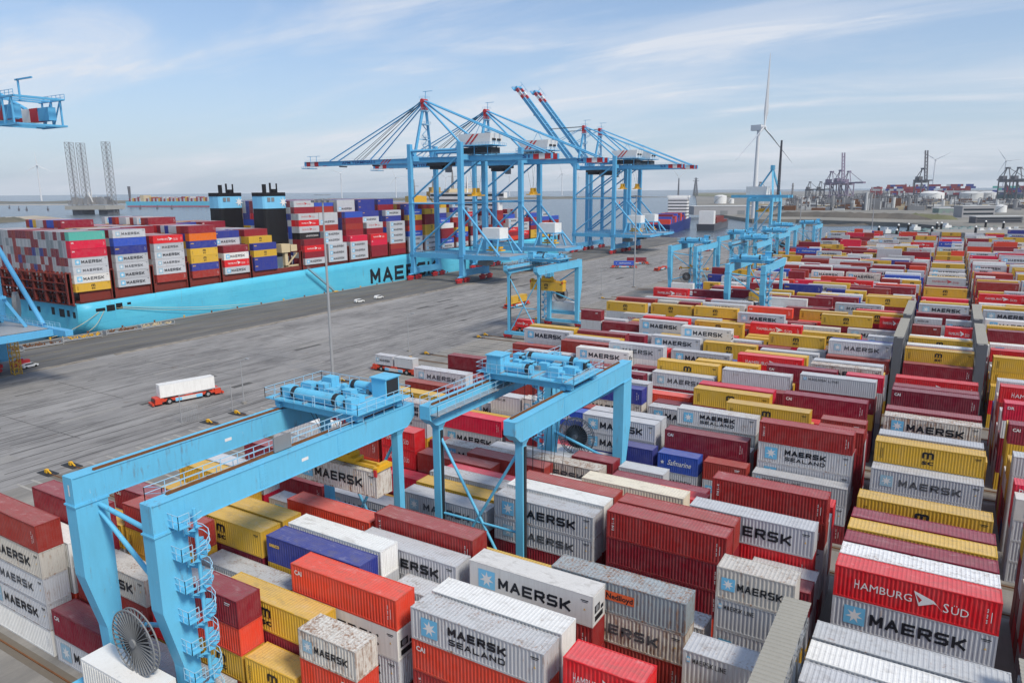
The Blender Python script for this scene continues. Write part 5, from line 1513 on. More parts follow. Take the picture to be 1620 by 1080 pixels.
def car(x, y, rz, label):
    t = thing('parked_car', label, 'car', (x, y, 0.006), rz, 'white cars on the quay')
    prof = [(-2.15, .35), (2.1, .35), (2.2, .75), (1.25, .95), (.55, 1.45), (-1.5, 1.48), (-2.1, .95)]
    m = MB(); n = len(prof)
    m.add([(px_, -.86, pz) for px_, pz in prof]+[(px_, .86, pz) for px_, pz in prof], [tuple(reversed(range(n))), tuple(range(n, 2*n))]+[(i, (i+1) % n, (i+1) % n+n, i+n) for i in range(n)])
    b = m.build('body', WHITE, t)
    g = MB()
    for sy in (-1, 1): g.add([(-1.85, sy*.868, .98), (1.1, sy*.868, .98), (.5, sy*.868, 1.38), (-1.45, sy*.868, 1.38)], [(0, 1, 2, 3)] if sy < 0 else [(3, 2, 1, 0)])
    g.add([(1.2, -.75, .99), (1.2, .75, .99), (.60, .70, 1.42), (.60, -.70, 1.42)], [(0, 1, 2, 3)]); g.build('window', GLASS, b)
    for x_ in (-1.35, 1.35):
        for sy in (-1, 1):
            w = MB(); w.tube((x_, sy*.88, .33), (x_, sy*.68, .33), .33, 12); w.build('wheel', RUBBER, t)
    return t
car(-215.4, 229.8, R(75), 'small white car on the quay road left of the other car')
car(-215.7, 242.6, R(85), 'white van-like car on the quay road below the ship lettering')
car(-213.6, 96.8, R(100), 'white car beside the red wheels of the left crane')

def light_mast(x, y, h, label, frame=True):
    t = thing('light_mast', label, 'light mast', (x, y, 0), 0, 'light masts')
    q_ = .9 if h > 20 else .4; MB().box(-q_, q_, -q_, q_, 0, .5).build('footing', CONC, t)
    MB().tube((0, 0, .5), (0, 0, h), .42 if h > 20 else .14, 10, .20 if h > 20 else .08).build('pole', LGREY, t)
    if frame:
        m = MB()
        for z in (h-.2, h+.9):
            for i in range(10):
                a, b = 2*PI*i/10, 2*PI*(i+1)/10; m.bar((2.0*math.cos(a), 2.0*math.sin(a), z), (2.0*math.cos(b), 2.0*math.sin(b), z), .10)
        for i in range(5):
            a = 2*PI*i/5; m.bar((0, 0, h), (2.0*math.cos(a), 2.0*math.sin(a), h-.2), .1)
        hd = m.build('lamp_ring', GREY, t)
        for i in range(10):
            a = 2*PI*i/10; q = MB(); c, s = math.cos(a), math.sin(a)
            q.box(2.2*c-.42, 2.2*c+.42, 2.2*s-.42, 2.2*s+.42, h-.9, h-.35); q.build('lamp', GREY, hd)
    else:
        m = MB(); m.bar((0, 0, h), (1.6, .4, h+.5), .18); m.box(1.3, 2.2, .2, .7, h+.45, h+.65); m.build('lamp', LGREY, t)
    return t
light_mast(-132.0, 129.8, 45, 'tall slim light mast rising behind the lower left crane')
light_mast(-130.0, 331.0, 44, 'tall slim light mast in front of the raised-boom cranes')
light_mast(-58.0, 690.0, 44, 'slim light mast at the far yard edge, right of the refinery', False)
light_mast(-116.0, 690.0, 40, 'slim light mast by the far quay, left of the white turbine', False)
light_mast(-134.7, 163.7, 11, 'short white lamp pole between the carrier and the stacks', False)
light_mast(-133.5, 300.0, 11, 'short white lamp pole on the pavement beside the lifting crane', False)
light_mast(-133.0, 103.0, 10, 'short pole by the rail end stops behind the lower left crane', False)

# steel gear frames lying along the quay edge
gm_ = random.Random(9)
for i, (x, y) in enumerate(((-240, 113), (-241, 126), (-241, 140), (-240, 152), (-239, 101))):
    t = thing('gear_frame', ['second', 'third', 'fourth', 'fifth', 'first'][i]+' flat steel gear frame along the quay edge from the left', 'steel frame', (x, y, .006), R(84), 'gear frames on the quay')
    m = MB(); m.box(-6, 6, -1.3, -1.0, .25, .6); m.box(-6, 6, 1.0, 1.3, .25, .6)
    for k in range(7): m.box(-6+k*1.95, -5.7+k*1.95, -1.0, 1.0, .3, .5)
    for sx in (-1, 1): m.box(sx*5.9-.15, sx*5.9+.15, -1.3, 1.3, 0, 1.5)
    m.build('bed', LGREY, t)
    m = MB()
    for k in range(26): 
        a, b = gm_.uniform(-5.4, 5), gm_.uniform(-.9, .9); m.bar((a, b, .6), (a+gm_.uniform(-1.2, 1.2), b+gm_.uniform(-.4, .4), gm_.uniform(.8, 1.6)), .22)
    m.build('lashing_gear', [BEIGE, YEL, RUST][i % 3] if i % 2 else RUST, t)
for i in range(34):
    y = 120+i*12.2
    o = MB(); o.tube((0, 0, 0), (0, 0, .55), .28, 8, .22); o.tube((0, 0, .55), (0, 0, .75), .42, 8, .36)
    o = o.build('bollard', YEL if i % 4 == 0 else RUST); o.location = (XQ+.55, y, .16); tag(o, 'squat mooring bollard on the quay edge, number %s from the ship stern' % (ORD+['twenty-second', 'twenty-third', 'twenty-fourth', 'twenty-fifth', 'twenty-sixth', 'twenty-seventh', 'twenty-eighth', 'twenty-ninth', 'thirtieth', 'thirty-first', 'thirty-second', 'thirty-third', 'thirty-fourth'])[i], 'bollard', 'mooring bollards along the coping')
# frame gate beside the rail stops
t = thing('height_gate', 'thin white frame gate beside the rail stops behind the lower left crane', 'gate', (-131.5, 92.5, 0), R(78))
m = MB()
for x_ in (-5.5, 5.5): m.bar((x_, 0, 0), (x_, 0, 6), .14)
m.bar((-5.5, 0, 6), (5.5, 0, 6), .16); m.build('frame', LGREY, t)
m = MB(); m.rail([(-5.5, 0, 0), (-2.0, 0, 0)], 3.2, .05, .35); m.build('fence_panel', LGREY, t)

# reefer racks: steel access galleries between bays
RACK = paint('rack_roof_steel', (0.36, 0.345, 0.30), 0.55, dirt=0.35)
RACKW = paint('rack_grey_cladding', (0.13, 0.135, 0.145), 0.6, dirt=0.3)
def reefer_rack(x, y0, y1, label):
    t = thing('access_gallery', label, 'steel gallery', (x, y0, 0), 0, 'steel access galleries between the bays')
    L = y1-y0; W = .86
    m = MB(); n = int(L/.45)
    corr(m, n, 0, L, lambda y, o: ((-W-.1, y, 16.75-o), (W+.1, y, 16.75-o)), .07); m.build('roof', RACK, t)
    m = MB()
    for k in range(int(L/2.8)+1):
        y = min(L-.1, k*2.8+.05)
        for sx in (-1, 1): m.box(sx*(W-.06)-.06, sx*(W-.06)+.06, y-.06, y+.06, 0, 16.6)
    m.build('post_frame', GREY, t)
    for z in (2.9, 5.8, 8.7, 11.6, 14.4):
        m = MB(); m.box(-W+.15, W-.15, 0, L, z-.05, z); d = m.build('floor_deck', LGREY, t)
        r = MB()
        for sx in (-1, 1): r.rail([(sx*(W-.02), 0, z), (sx*(W-.02), L, z)], 1.1, .05, 2.8)
        r.build('railing', GREY, d)
    m = MB(); m.box(-W, W, -.1, .0, 0, 16.5); m.build('end_panel', RACKW, t)
    return t
for b, nm in ((1, 'nearest'), (2, 'second'), (3, 'third'), (5, 'fifth'), (6, 'sixth')):
    y0, y1 = BLOCKS[b][0]+1.3, BLOCKS[b][1]-(6.0 if b == 1 else 1.3)
    if b in (2, 3): continue
    reefer_rack(-7.08, y0, y1, 'roofed grey steel gallery left of the right-hand column in the %s block' % nm)
    reefer_rack(7.45, y0, y1, 'roofed grey steel gallery right of the right-hand column in the %s block' % nm)

# tank container low in the nearest block
t = thing('tank_container', 'silver tank container down between the stacks at the lower right', 'tank container', (slot_x(3)+9.3, row_y(1, 8)+1.2, 5.6))
m = MB()
for sx in (-1, 1):
    for sy in (-1, 1): m.box(sx*2.95-.07, sx*2.95+.07, sy*1.15-.07, sy*1.15+.07, 0, 2.58)
    m.bar((sx*2.95, -1.15, .1), (sx*2.95, 1.15, 2.5), .1); m.bar((sx*2.95, -1.15, 2.5), (sx*2.95, 1.15, 2.5), .12); m.bar((sx*2.95, -1.15, .1), (sx*2.95, 1.15, .1), .12)
for sy in (-1, 1): m.bar((-2.95, sy*1.15, .1), (2.95, sy*1.15, .1), .12); m.bar((-2.95, sy*1.15, 2.5), (2.95, sy*1.15, 2.5), .1)
m.build('frame', DARK, t)
m = MB(); m.tube((-2.8, 0, 1.3), (2.8, 0, 1.3), 1.1, 20); m.build('tank', LGREY, t)
m = MB(); m.box(-2.2, 2.2, -.35, .35, 2.4, 2.46); m.tube((.2, 0, 2.3), (.2, 0, 2.65), .3, 10); m.build('walkway', LGREY, t)

# yellow lattice stair tower at the foot of the left quay crane
q_ = gp(27, 592)
t = thing('stair_tower', 'slim yellow lattice stair tower in front of the left quay crane', 'stair tower', (q_[0], q_[1], 0))
m = MB()
for sx in (-.9, .9):
    for sy in (-.9, .9): m.bar((sx, sy, 0), (sx, sy, 11.5), .16)
for i in range(8):
    z = i*1.45
    for (a, b), (c, d) in (((-.9, -.9), (.9, -.9)), ((.9, -.9), (.9, .9)), ((.9, .9), (-.9, .9)), ((-.9, .9), (-.9, -.9))): m.bar((a, b, z+1.4), (c, d, z+1.4), .1); m.bar((a, b, z), (c, d, z+1.4), .08)
m.build('frame', YEL, t)
m = MB()
for i in range(8): m.box(-.8, .8, -.8, .8, i*1.45+.2, i*1.45+.26)
m.build('landing', YEL, t)
m = MB(); m.rail([(-1, -1, 11.6), (1, -1, 11.6), (1, 1, 11.6), (-1, 1, 11.6), (-1, -1, 11.6)], 1.1, .07, 1.0); m.build('railing', YEL, t)
# joints and repair strips in the paving
JM = paint('bitumen_joint', (0.035, 0.034, 0.033), .8, dirt=.4, dirtcol=(.12, .115, .11), scale=1.2)
PM = paint('patch_asphalt', (0.085, 0.083, 0.08), .9, dirt=.6, dirtcol=(.15, .145, .14), scale=.6)
PL = paint('patch_concrete', (0.30, 0.29, 0.275), .9, dirt=.6, dirtcol=(.2, .19, .18), scale=.6)
jr = random.Random(77); m = MB()
def wander(mb, x0, y0, x1, y1, w, amp):
    n = 26; d = Vector((x1-x0, y1-y0, 0)); u = Vector((-d.y, d.x, 0)).normalized(); pts = []; o = 0
    for i in range(n+1):
        o = o*.8+jr.uniform(-amp, amp); ww = w*jr.uniform(.6, 1.5)
        c = Vector((x0, y0, .004))+d*(i/n)+u*o; pts.append((c-u*ww/2, c+u*ww/2))
    vs = [q for p in pts for q in p]; mb.add(vs, [(2*i, 2*i+1, 2*i+3, 2*i+2) for i in range(n)])
for x in (-199, -190.5, -181.5, -171.5, -163.5, -158.0, -139.5, -131.0):
    y = -20
    while y < 660:
        L = jr.uniform(40, 130)
        if jr.random() < .8: wander(m, x, y, x+jr.uniform(-.4, .4), y+L, .16, .05)
        y += L+jr.uniform(0, 25)
for y in range(20, 660, 24):
    a = jr.uniform(-206, -190); wander(m, a, y+jr.uniform(-4, 4), a+jr.uniform(18, 66), y+jr.uniform(-4, 4), .14, .05)
struct(m.build('paving_joint', JM))
m = MB()
for i in range(34):
    x, y = jr.uniform(-204, -134), jr.uniform(40, 520); a, b = jr.uniform(.5, 2.2), jr.uniform(2, 11); m.box(x, x+a, y, y+b, .003, .0065+.0001*i)
struct(m.build('paving_patch', PM))
m = MB()
for i in range(30):
    x, y = jr.uniform(-206, -132), jr.uniform(40, 560); a, b = jr.uniform(1.0, 4.5), jr.uniform(5, 20); m.box(x, x+a, y, y+b, .002, .0028+.0001*i)
struct(m.build('paving_slab', PL))
# long straight rubber streaks where the carriers brake and pull away
m = MB()
for i in range(120):
    x, y = jr.uniform(-200, -132), jr.uniform(20, 560); L = jr.uniform(5, 34); w = jr.uniform(.10, .28); s_ = jr.uniform(-.02, .02)*L; z = .0105+.00005*(i % 40)
    for off in ((0, 2.3) if jr.random() < .5 else (0,)):
        m.add([(x+off, y, z), (x+off+w, y, z), (x+off+w*1.2+s_, y+L*.5, z), (x+off+s_, y+L*.5, z), (x+off+w*.6+s_*2, y+L, z), (x+off+s_*2+w*.3, y+L, z)], [(0, 1, 2, 3), (3, 2, 4, 5)])
TM = paint('tyre_mark', (0.06, 0.058, 0.056), .9, dirt=.95, dirtcol=(.17, .165, .16), scale=.8)
struct(m.build('tyre_mark', TM))
# ------------------------------------------------------------------ background: turbines, rig, harbour, refinery
TURB = paint('turbine_white', (0.70, 0.71, 0.72), 0.45, dirt=0.1, scale=0.05)
def blade(mb, hub, ang, L, w, axis, cone=0.0, pitch=0.0):
    """tapered twisted blade in the rotor plane; axis = rotor axis unit vector (horizontal)"""
    ax = Vector(axis); side = ax.cross(Vector((0, 0, 1))).normalized(); hub = Vector(hub)
    d = side*math.sin(ang)+Vector((0, 0, 1))*math.cos(ang); d = (d*math.cos(cone)+ax*math.sin(cone)).normalized(); c = d.cross(ax).normalized(); c = (c*math.cos(pitch)+ax*math.sin(pitch)).normalized(); ax = d.cross(c).normalized()
    st = [(0.02, .38, .38), (.08, .45, .4), (.2, 1.0, .28), (.45, .66, .16), (.75, .36, .08), (.97, .14, .04), (1.0, .03, .02)]
    vs = []
    for f, a, b in st:
        p = hub+d*L*f
        vs += [p-c*a*w*.35-ax*b*w*.0, p+ax*b*w*.5, p+c*a*w*.65, p-ax*b*w*.5]
    fs = [(0, 1, 2, 3)]
    for i in range(len(st)-1):
        for j in range(4): fs.append((4*i+j, 4*i+(j+1) % 4, 4*i+4+(j+1) % 4, 4*i+4+j))
    mb.add(vs, fs)
def turbine(x, y, z, h, L, angs, label, face=None, mat=None, wide=1.0, cone=0.0, tower=None):
    t = thing('wind_turbine', label, 'wind turbine', (x, y, z), 0, 'wind turbines')
    mat = mat or TURB
    r = h*.026*wide
    MB().tube((0, 0, 0), (0, 0, h-r*.9), r, 16, r*.58).build('tower', tower or mat, t)
    if face is None: face = (-x, -y)
    ax = Vector((face[0], face[1], 0)).normalized(); s = h*.032
    hub = ax*s*2.0+Vector((0, 0, h))
    m = MB(); m.bar((ax*-s*2.6)+Vector((0, 0, h)), ax*s*1.3+Vector((0, 0, h)), s*1.7, s*1.9); m.build('nacelle', mat, t)
    m = MB(); m.tube(ax*s*1.3+Vector((0, 0, h)), ax*s*2.7+Vector((0, 0, h)), s*.8, 12, s*.35); m.build('hub', mat, t)
    for a in angs:
        m = MB(); blade(m, hub, a, L, L*.062, ax, cone, R(60) if cone else R(10)); m.build('blade', mat, t)
    return t
# the big one: rotor nearly side-on to its own axis, one blade up, two down
tb = gp(1192, 344, 2)
turbine(tb[0], tb[1], 0, 139, 108, (R(1), R(121), R(241)), 'giant white wind turbine towering right of the quay cranes', (.80, -.22), wide=1.15, cone=R(2))
for i, (bx, by, h, L, a, lab) in enumerate((
    (66, 317.5, 150, 60, 0.05, 'white wind turbine alone at the far left horizon'), (541, 313, 120, 58, 1.2, 'white wind turbine between the funnels and the quay cranes'),
    (627, 313.5, 105, 55, .4, 'white wind turbine above the yellow vessel'), (706, 312, 100, 52, .9, 'white wind turbine seen between the first crane legs'),
    (806, 310, 100, 50, 1.5, 'white wind turbine seen left of the second crane leg'), (889, 309, 110, 55, .3, 'white wind turbine between the crane pairs'),
    (1475, 300, 130, 66, 1.0, 'white wind turbine behind the far right harbour cranes'), (1586, 300, 120, 60, .6, 'white wind turbine at the far right edge'),
    (915, 308, 90, 45, .2, 'white wind turbine behind the raised-boom cranes'))):
    p = gp(bx, by, 2); turbine(p[0], p[1], 0, h*np.hypot(p[0], p[1])/3800, L*np.hypot(p[0], p[1])/3800, [a+2*PI*k/3 for k in range(3)], lab)
p = gp(1073, 311, 2); k = np.hypot(p[0], p[1])/3800
turbine(p[0], p[1], 0, 95*k, 55*k, (R(38), R(-52)), 'dark unfinished turbine tower with two blades, right of the cranes', mat=TURB, tower=FAR_DARK, wide=2.0)

def lattice(mb, c, w, z0, z1, n, t, w2=None):
    w2 = w if w2 is None else w2; c = Vector((c[0], c[1], 0))
    for i in range(n):
        f0, f1 = i/n, (i+1)/n; a, b = w+(w2-w)*f0, w+(w2-w)*f1; za, zb = z0+(z1-z0)*f0, z0+(z1-z0)*f1
        A = [c+Vector((sx*a/2, sy*a/2, za)) for sx, sy in ((-1, -1), (1, -1), (1, 1), (-1, 1))]
        B = [c+Vector((sx*b/2, sy*b/2, zb)) for sx, sy in ((-1, -1), (1, -1), (1, 1), (-1, 1))]
        for j in range(4):
            mb.bar(A[j], B[j], t*1.5); mb.bar(A[j], B[(j+1) % 4], t); mb.bar(B[j], B[(j+1) % 4], t); mb.bar(A[(j+1) % 4], B[j], t)
# jack-up rig
p = gp(152, 339, -4)
t = thing('jack_up_rig', 'jack-up rig with three tall lattice legs out on the water', 'rig', (p[0], p[1], -4), R(20))
m = MB(); m.box(-58, 58, -34, 34, 12, 22); m.build('hull', paint('rig_grey_paint', (0.40, 0.38, 0.34), .6, dirt=.5, scale=.08), t)
for x, y in ((-46, -8), (-40, 22), (48, 4)):
    m = MB(); lattice(m, (x, y), 14, -4, 176, 14, .55); m.build('lattice_leg', FAR_STEEL, t)
rg = random.Random(4); m = MB()
for i in range(46):
    x, y = rg.uniform(-50, 50), rg.uniform(-28, 28); a, b, h = rg.uniform(3, 12), rg.uniform(3, 10), rg.uniform(4, 20); m.box(x-a/2, x+a/2, y-b/2, y+b/2, 24, 24+h)
m.build('deck_modules', FAR_STEEL, t)
m = MB()
for i in range(6):
    x, y = rg.uniform(-40, 40), rg.uniform(-25, 25); m.bar((x, y, 30), (x+rg.uniform(-30, 30), y, rg.uniform(44, 60)), 1.2)
m.build('deck_crane', WHITE, t)
for xa, xb in ((-50, -20), (26, 52)): MB().box(xa, xb, -20, 20, -1, 12).build('support', FAR_DARK, t)

# distant light blue container ship out at sea
p0, p1 = gp(206, 327, -4), gp(345, 327, -4)
d = Vector(p1-p0); L = d.length; ang = math.atan2(d.y, d.x)
t = thing('distant_container_ship', 'small-looking light blue container ship out on the water behind the funnels', 'ship', (p0[0], p0[1], -4), ang)
m = MB(); m.hexa([(6, -20, -2), (L, -20, -2), (L, 20, -2), (6, 20, -2), (0, -20, 20), (L, -20, 20), (L, 20, 20), (0, 20, 20)]); m.build('hull', HULL, t)
m = MB(); m.box(8, L, -20.3, 20.3, -2, 4); m.build('boot_top', REDP, t)
rd = random.Random(8)
for k, c in enumerate(('R', 'M', 'Y', 'B', 'G')):
    m = MB()
    for i in range(9):
        x = 18+((i*5+k)*(L-40)/45); 
        if 70 < x < 100: continue
        h = rd.uniform(10, 18); m.box(x, x+6.6, -19, 19, 20+.02*k, 20+h)
    m.build('container_stack', paint('far_stack_%d' % k, KIND[c][0], .6, dirt=.3, scale=.1), t)
m = MB(); m.box(74, 92, -18, 18, 20, 44); m.build('deckhouse', BEIGE, t)
m = MB(); m.tube((4, 0, 20), (4, 0, 78), 3.5, 8, 5.5); m.build('mast', FAR_DARK, t)

# sandbank, breakwater dunes and dolphins
def ground_mat(name, c0, c1, sc, bump=.3):
    k = N(name); g = k.n('ShaderNodeNewGeometry')
    a = k.noise(k.map(g.outputs['Position'], (sc, sc, sc)), 1.0, 8, .65)
    k.l(k.mix(k.ramp(a, [(.35, 0.), (.65, 1.)]), c0, c1), k.b.inputs['Base Color']); k.b.inputs['Roughness'].default_value = .95
    k.bump(a, bump, .5)
    return k.m
SAND = ground_mat('beach_sand', (0.30, 0.25, 0.18), (0.46, 0.40, 0.31), .01)
DUNE = ground_mat('dune_grass', (0.085, 0.085, 0.055), (0.17, 0.15, 0.11), .012)
EMBK = ground_mat('embankment_soil', (0.075, 0.07, 0.06), (0.15, 0.13, 0.105), .02)
GRASS = ground_mat('rough_grass', (0.10, 0.11, 0.05), (0.20, 0.19, 0.10), .015)
HARD = ground_mat('industrial_ground', (0.15, 0.145, 0.13), (0.28, 0.26, 0.22), .008)
def ridge(name, pts, w0, h, mat, jit=.25, seg=40, seed=1):
    """low bank along a polyline: slope, uneven crest, slope"""
    rnd = random.Random(seed); P = [Vector((a[0], a[1], 0)) for a in pts]
    tot = [0]
    for a, b in zip(P, P[1:]): tot.append(tot[-1]+(b-a).length)
    m = MB(); rows = []
    for i in range(seg+1):
        s = tot[-1]*i/seg; j = max(k for k in range(len(P)-1) if tot[k] <= s+1e-6)
        f = (s-tot[j])/max(1e-6, tot[j+1]-tot[j]); c = P[j].lerp(P[j+1], min(1, f)); dd = (P[j+1]-P[j]).normalized(); n_ = Vector((-dd.y, dd.x, 0))
        hh = h*(1+rnd.uniform(-jit, jit)); e = min(1, 6*min(i, seg-i)/seg+.02)
        rows.append([c-n_*w0*e+Vector((0, 0, -4.2)), c-n_*w0*.45*e+Vector((0, 0, -4+(hh+4)*.35*e)), c+Vector((0, 0, -4+(hh+4)*e)), c+n_*w0*.5*e+Vector((0, 0, -4+(hh+4)*.7*e)), c+n_*w0*e+Vector((0, 0, -4.2))])
    vs = [v for r_ in rows for v in r_]
    fs = [(5*i+j, 5*i+j+1, 5*i+5+j+1, 5*i+5+j) for i in range(seg) for j in range(4)]
    m.smooth = True; m.add(vs, fs)
    return struct(m.build(name, mat))
ridge('breakwater', [gp(-500, 325, -4), gp(-100, 322.5, -4), gp(200, 321.5, -4), gp(480, 319, -4), gp(760, 316, -4), gp(1105, 311.5, -4)], 140, 9, DUNE, .3, 80, 2)
ridge('beach', [gp(-500, 327.5, -4), gp(-100, 325, -4), gp(120, 324, -4), gp(260, 323, -4)], 60, -1.5, SAND, .1, 40, 3)
ridge('sandbank', [gp(-120, 353, -4), gp(-20, 351, -4), gp(50, 347, -4), gp(96, 345, -4)], 75, 2.5, SAND, .4, 30, 4)
ridge('sandbank_scrub', [gp(-60, 353.5, -4), gp(0, 352, -4), gp(40, 349, -4)], 30, 4.5, DUNE, .4, 20, 5)
for i, (x, y) in enumerate(((30, 333), (42.5, 333.5), (76, 333), (192, 331), (222, 331), (249, 331), (272, 331), (15, 330))):
    p = gp(x, y, -4); o = MB()
    o.tube((0, 0, -2), (0, 0, 6), 3.2, 8); o.bar((0, 0, 6), (2, 0, 13), 1.6)
    o = o.build('mooring_buoy', FAR_DARK); o.location = (p[0], p[1], -4)
    tag(o, ['first', 'second', 'third', 'fourth', 'fifth', 'sixth', 'seventh', 'pale'][i]+' dark mooring buoy from the left on the water', 'buoy', 'buoys on the water')

# offshore vessel moored behind the big ship
p = gp(702, 345, -4)
t = thing('offshore_vessel', 'cream offshore vessel with yellow steelwork behind the big ship', 'ship', (p[0], p[1], -4), R(58))
m = MB(); m.box(-75, 80, -15, 15, -2, 14); m.build('hull', NAVYP, t)
m = MB(); m.box(5, 78, -16, 16, 46, 51); m.box(8, 70, -14, 14, 51, 55); m.build('upper_deck', BEIGE, t)
for x in (15, 62):
    for y in (-11, 11):
        m = MB(); m.tube((x, y, 8), (x, y, 46), 5, 12); m.build('column', BEIGE, t)
m = MB(); m.box(-72, -38, -12, 12, 30, 42); m.tube((-66, 0, 36), (-44, 0, 36), 7, 12); m.build('steel_caisson', YEL, t)
m = MB(); m.box(-30, 0, -10, 10, 42, 50); m.box(-26, -8, -8, 8, 50, 58); m.bar((-15, 0, 20), (-30, 0, 44), 2.5); m.bar((-15, 0, 20), (-2, 0, 44), 2.5); m.build('turntable', paint('vessel_ochre', (.45, .28, .06), .6, dirt=.6, scale=.1), t)
for x, h in ((20, 90), (32, 76), (50, 70), (-20, 78), (-58, 72), (66, 80)):
    m = MB(); lattice(m, (x, 0), 4, 50 if x > 0 else 42, h, 6, .5, 1.0); m.bar((x-9, 0, h-12), (x+9, 0, h-12), .8); m.build('lattice_mast', FAR_STEEL, t)

# feeder ship and barge crane at the far quay
t = thing('feeder_ship', 'blue feeder ship with white superstructure moored beyond the raised-boom cranes', 'ship', (-300, 880, -4), R(8))
m = MB(); m.hexa([(-13, -70, -2), (13, -70, -2), (13, 66, -2), (-13, 66, -2), (-14, -76, 11), (14, -76, 11), (12, 78, 14), (-12, 78, 14)]); m.build('hull', NAVYP, t)
m = MB(); m.box(-12, 12, 42, 60, 12, 40); m.box(-14, 14, 46, 56, 40, 43); w_ = m.build('superstructure', WHITE, t)
m = MB()
for z in (16, 20, 24, 28, 32, 36): m.box(-12.1, 12.1, 41.9, 60.1, z, z+1.2)
m.build('window_band', GLASS, w_)
for k, c in enumerate(('O', 'S', 'R', 'N', 'B')):
    m = MB()
    for i in range(3): y = -66+(i*5+k)*7.0; m.box(-12, 12, y, y+6.3, 11.02+.01*k, 14+2.6*((i+k) % 3+1))
    m.build('container_stack', paint('feeder_stack_%d' % k, KIND[c][0], .6, dirt=.3), t)
t = thing('second_feeder', 'red-decked coaster moored behind the blue feeder ship', 'ship', (-268, 960, -4), R(6))
m = MB(); m.hexa([(-10, -60, -2), (10, -60, -2), (10, 50, -2), (-10, 50, -2), (-11, -62, 8), (11, -62, 8), (9, 62, 11), (-9, 62, 11)]); m.build('hull', FAR_DARK, t)
m = MB(); m.box(-10, 10, -40, 40, 8, 11); m.box(-9, 9, -36, 20, 11, 16); m.build('hatch_cover', HATCH, t)
m = MB(); m.box(-9, 9, -58, -46, 8, 24); m.build('deckhouse', WHITE, t)

t = thing('barge_crane', 'smaller blue quay crane with white machine house at the far terminal end', 'quay crane', (-148, 690, 0), R(-12))
for x in (-11, 11):
    for y in (-9, 9): MB().box(x-1.1, x+1.1, y-1.1, y+1.1, 1.5, 38).build('leg', BLUE, t)
m = MB()
for x in (-11, 11): m.box(x-1, x+1, -9, 9, 4, 6.4); m.box(x-1, x+1, -9, 9, 35, 38.5)
for y in (-9, 9): m.box(-11, 11, y-.9, y+.9, 35.4, 38.2); m.box(-30, 24, y*.45-.9, y*.45+.9, 38.5, 41)
m.build('portal', BLUE, t)
m = MB(); m.bar((-11, -9, 6), (11, -9, 35), .9); m.bar((-11, 9, 6), (11, 9, 35), .9); m.build('brace', CYAN, t)
m = MB(); m.bar((11, -8, 41), (6, 0, 64), 1.4); m.bar((11, 8, 41), (6, 0, 64), 1.4); m.bar((-10, 0, 41), (6, 0, 64), 1.2); m.box(4.5, 7.5, -1.5, 1.5, 63, 67); m.build('mast', BLUE, t)
MB().box(-16, 3, -4.2, 4.2, 41.2, 48.5).build('machinery_house', WHITE, t)
m = MB(); lattice(m, (12.5, 0), 1.7, 41, 88, 16, .25, .9); m.build('raised_jib', FAR_DARK, t)
m = MB(); m.box(-6, 6, -3, 3, 26, 27.4); m.box(-4, 4, -2, 2, 27.4, 29); m.build('spreader', YEL, t)
for x in (-11, 11): MB().box(x-1, x+1, -11, 11, .2, 1.5).build('bogie', REDP, t)

# far shore
def plat(name, pxs, z, mat, depth=6):
    pts = [gp(a, b, z) for a, b in pxs]
    m = MB(); n = len(pts); m.poly([(q[0], q[1], z) for q in pts], (0, 0, -depth)); return struct(m.build(name, mat))
plat('far_industrial_ground', [(1104, 334), (1190, 347), (1260, 347), (1420, 352), (1500, 358), (1900, 366), (2100, 301.5), (1400, 300.8), (1100, 305)], 1.0, HARD)
plat('far_grass_bank', [(1100, 310), (1192, 312.5), (1192, 306), (1096, 305.6)], 3.0, GRASS)
ridge('embankment', [gp(1192, 343, 0), gp(1300, 344, 0), gp(1420, 347, 0), gp(1495, 350, 0)], 30, 9, EMBK, .1, 40, 7)
ridge('grass_embankment', [gp(1420, 345, 0), gp(1490, 348, 0), gp(1525, 349, 0)], 22, 8, GRASS, .15, 20, 8)
ridge('rock_mole', [gp(1255, 357, -4), gp(1330, 358, -4), gp(1392, 355, -4)], 9, -1.5, EMBK, .5, 30, 9)
ridge('rock_mole', [gp(1262, 353, -4), gp(1340, 353, -4), gp(1400, 351, -4)], 8, -1.5, EMBK, .5, 30, 10)
plat('near_landing', [(1460, 366), (1640, 372), (1640, 358), (1500, 356)], .5, CONC, 5)

WAREM = paint('far_warehouse_cladding', (0.34, 0.335, 0.345), .6, dirt=.2, scale=.02)
def shed(px, py, w, d, h, label, mat, rz=R(31), win=False):
    p = gp(px, py, 1); t = thing('industrial_building', label, 'building', (p[0], p[1], 1), rz, 'buildings on the far shore')
    MB().box(-w/2, w/2, 0, d, 0, h).build('wall', mat, t)
    MB().box(-w/2-.6, w/2+.6, -.6, d+.6, h, h+.8).build('roof', OFFW, t)
    if win:
        m = MB()
        for z in (h*.25, h*.62): m.box(-w/2+2, w/2-2, -.15, .0, z, z+h*.16)
        m.build('window_band', GLASS, t)
    else:
        for k in range(3): MB().box(-w/2+w*(.15+.28*k), -w/2+w*(.27+.28*k), -.15, .0, 0, h*.5).build('door', GREY, t)
    return t
shed(1146, 340, 110, 40, 15, 'long low grey warehouse on the far shore left of the white turbine', WAREM)
shed(1547, 344, 50, 22, 17, 'grey office block with window bands beyond the moored barges', WAREM, R(31), True)
shed(1580, 353, 60, 14, 8, 'long dark low building right of the grey office block', FAR_DARK, R(31), True)
shed(1318, 331, 100, 20, 9, 'long cream low building below the refinery', BEIGE, R(31), True)
shed(1505, 337, 46, 20, 8, 'small green-roofed shed left of the grey office block', paint('shed_green', (.2, .27, .24), .6), R(31))
shed(1590, 330, 70, 24, 10, 'pale low shed at the far right edge behind the office block', WAREM, R(31))
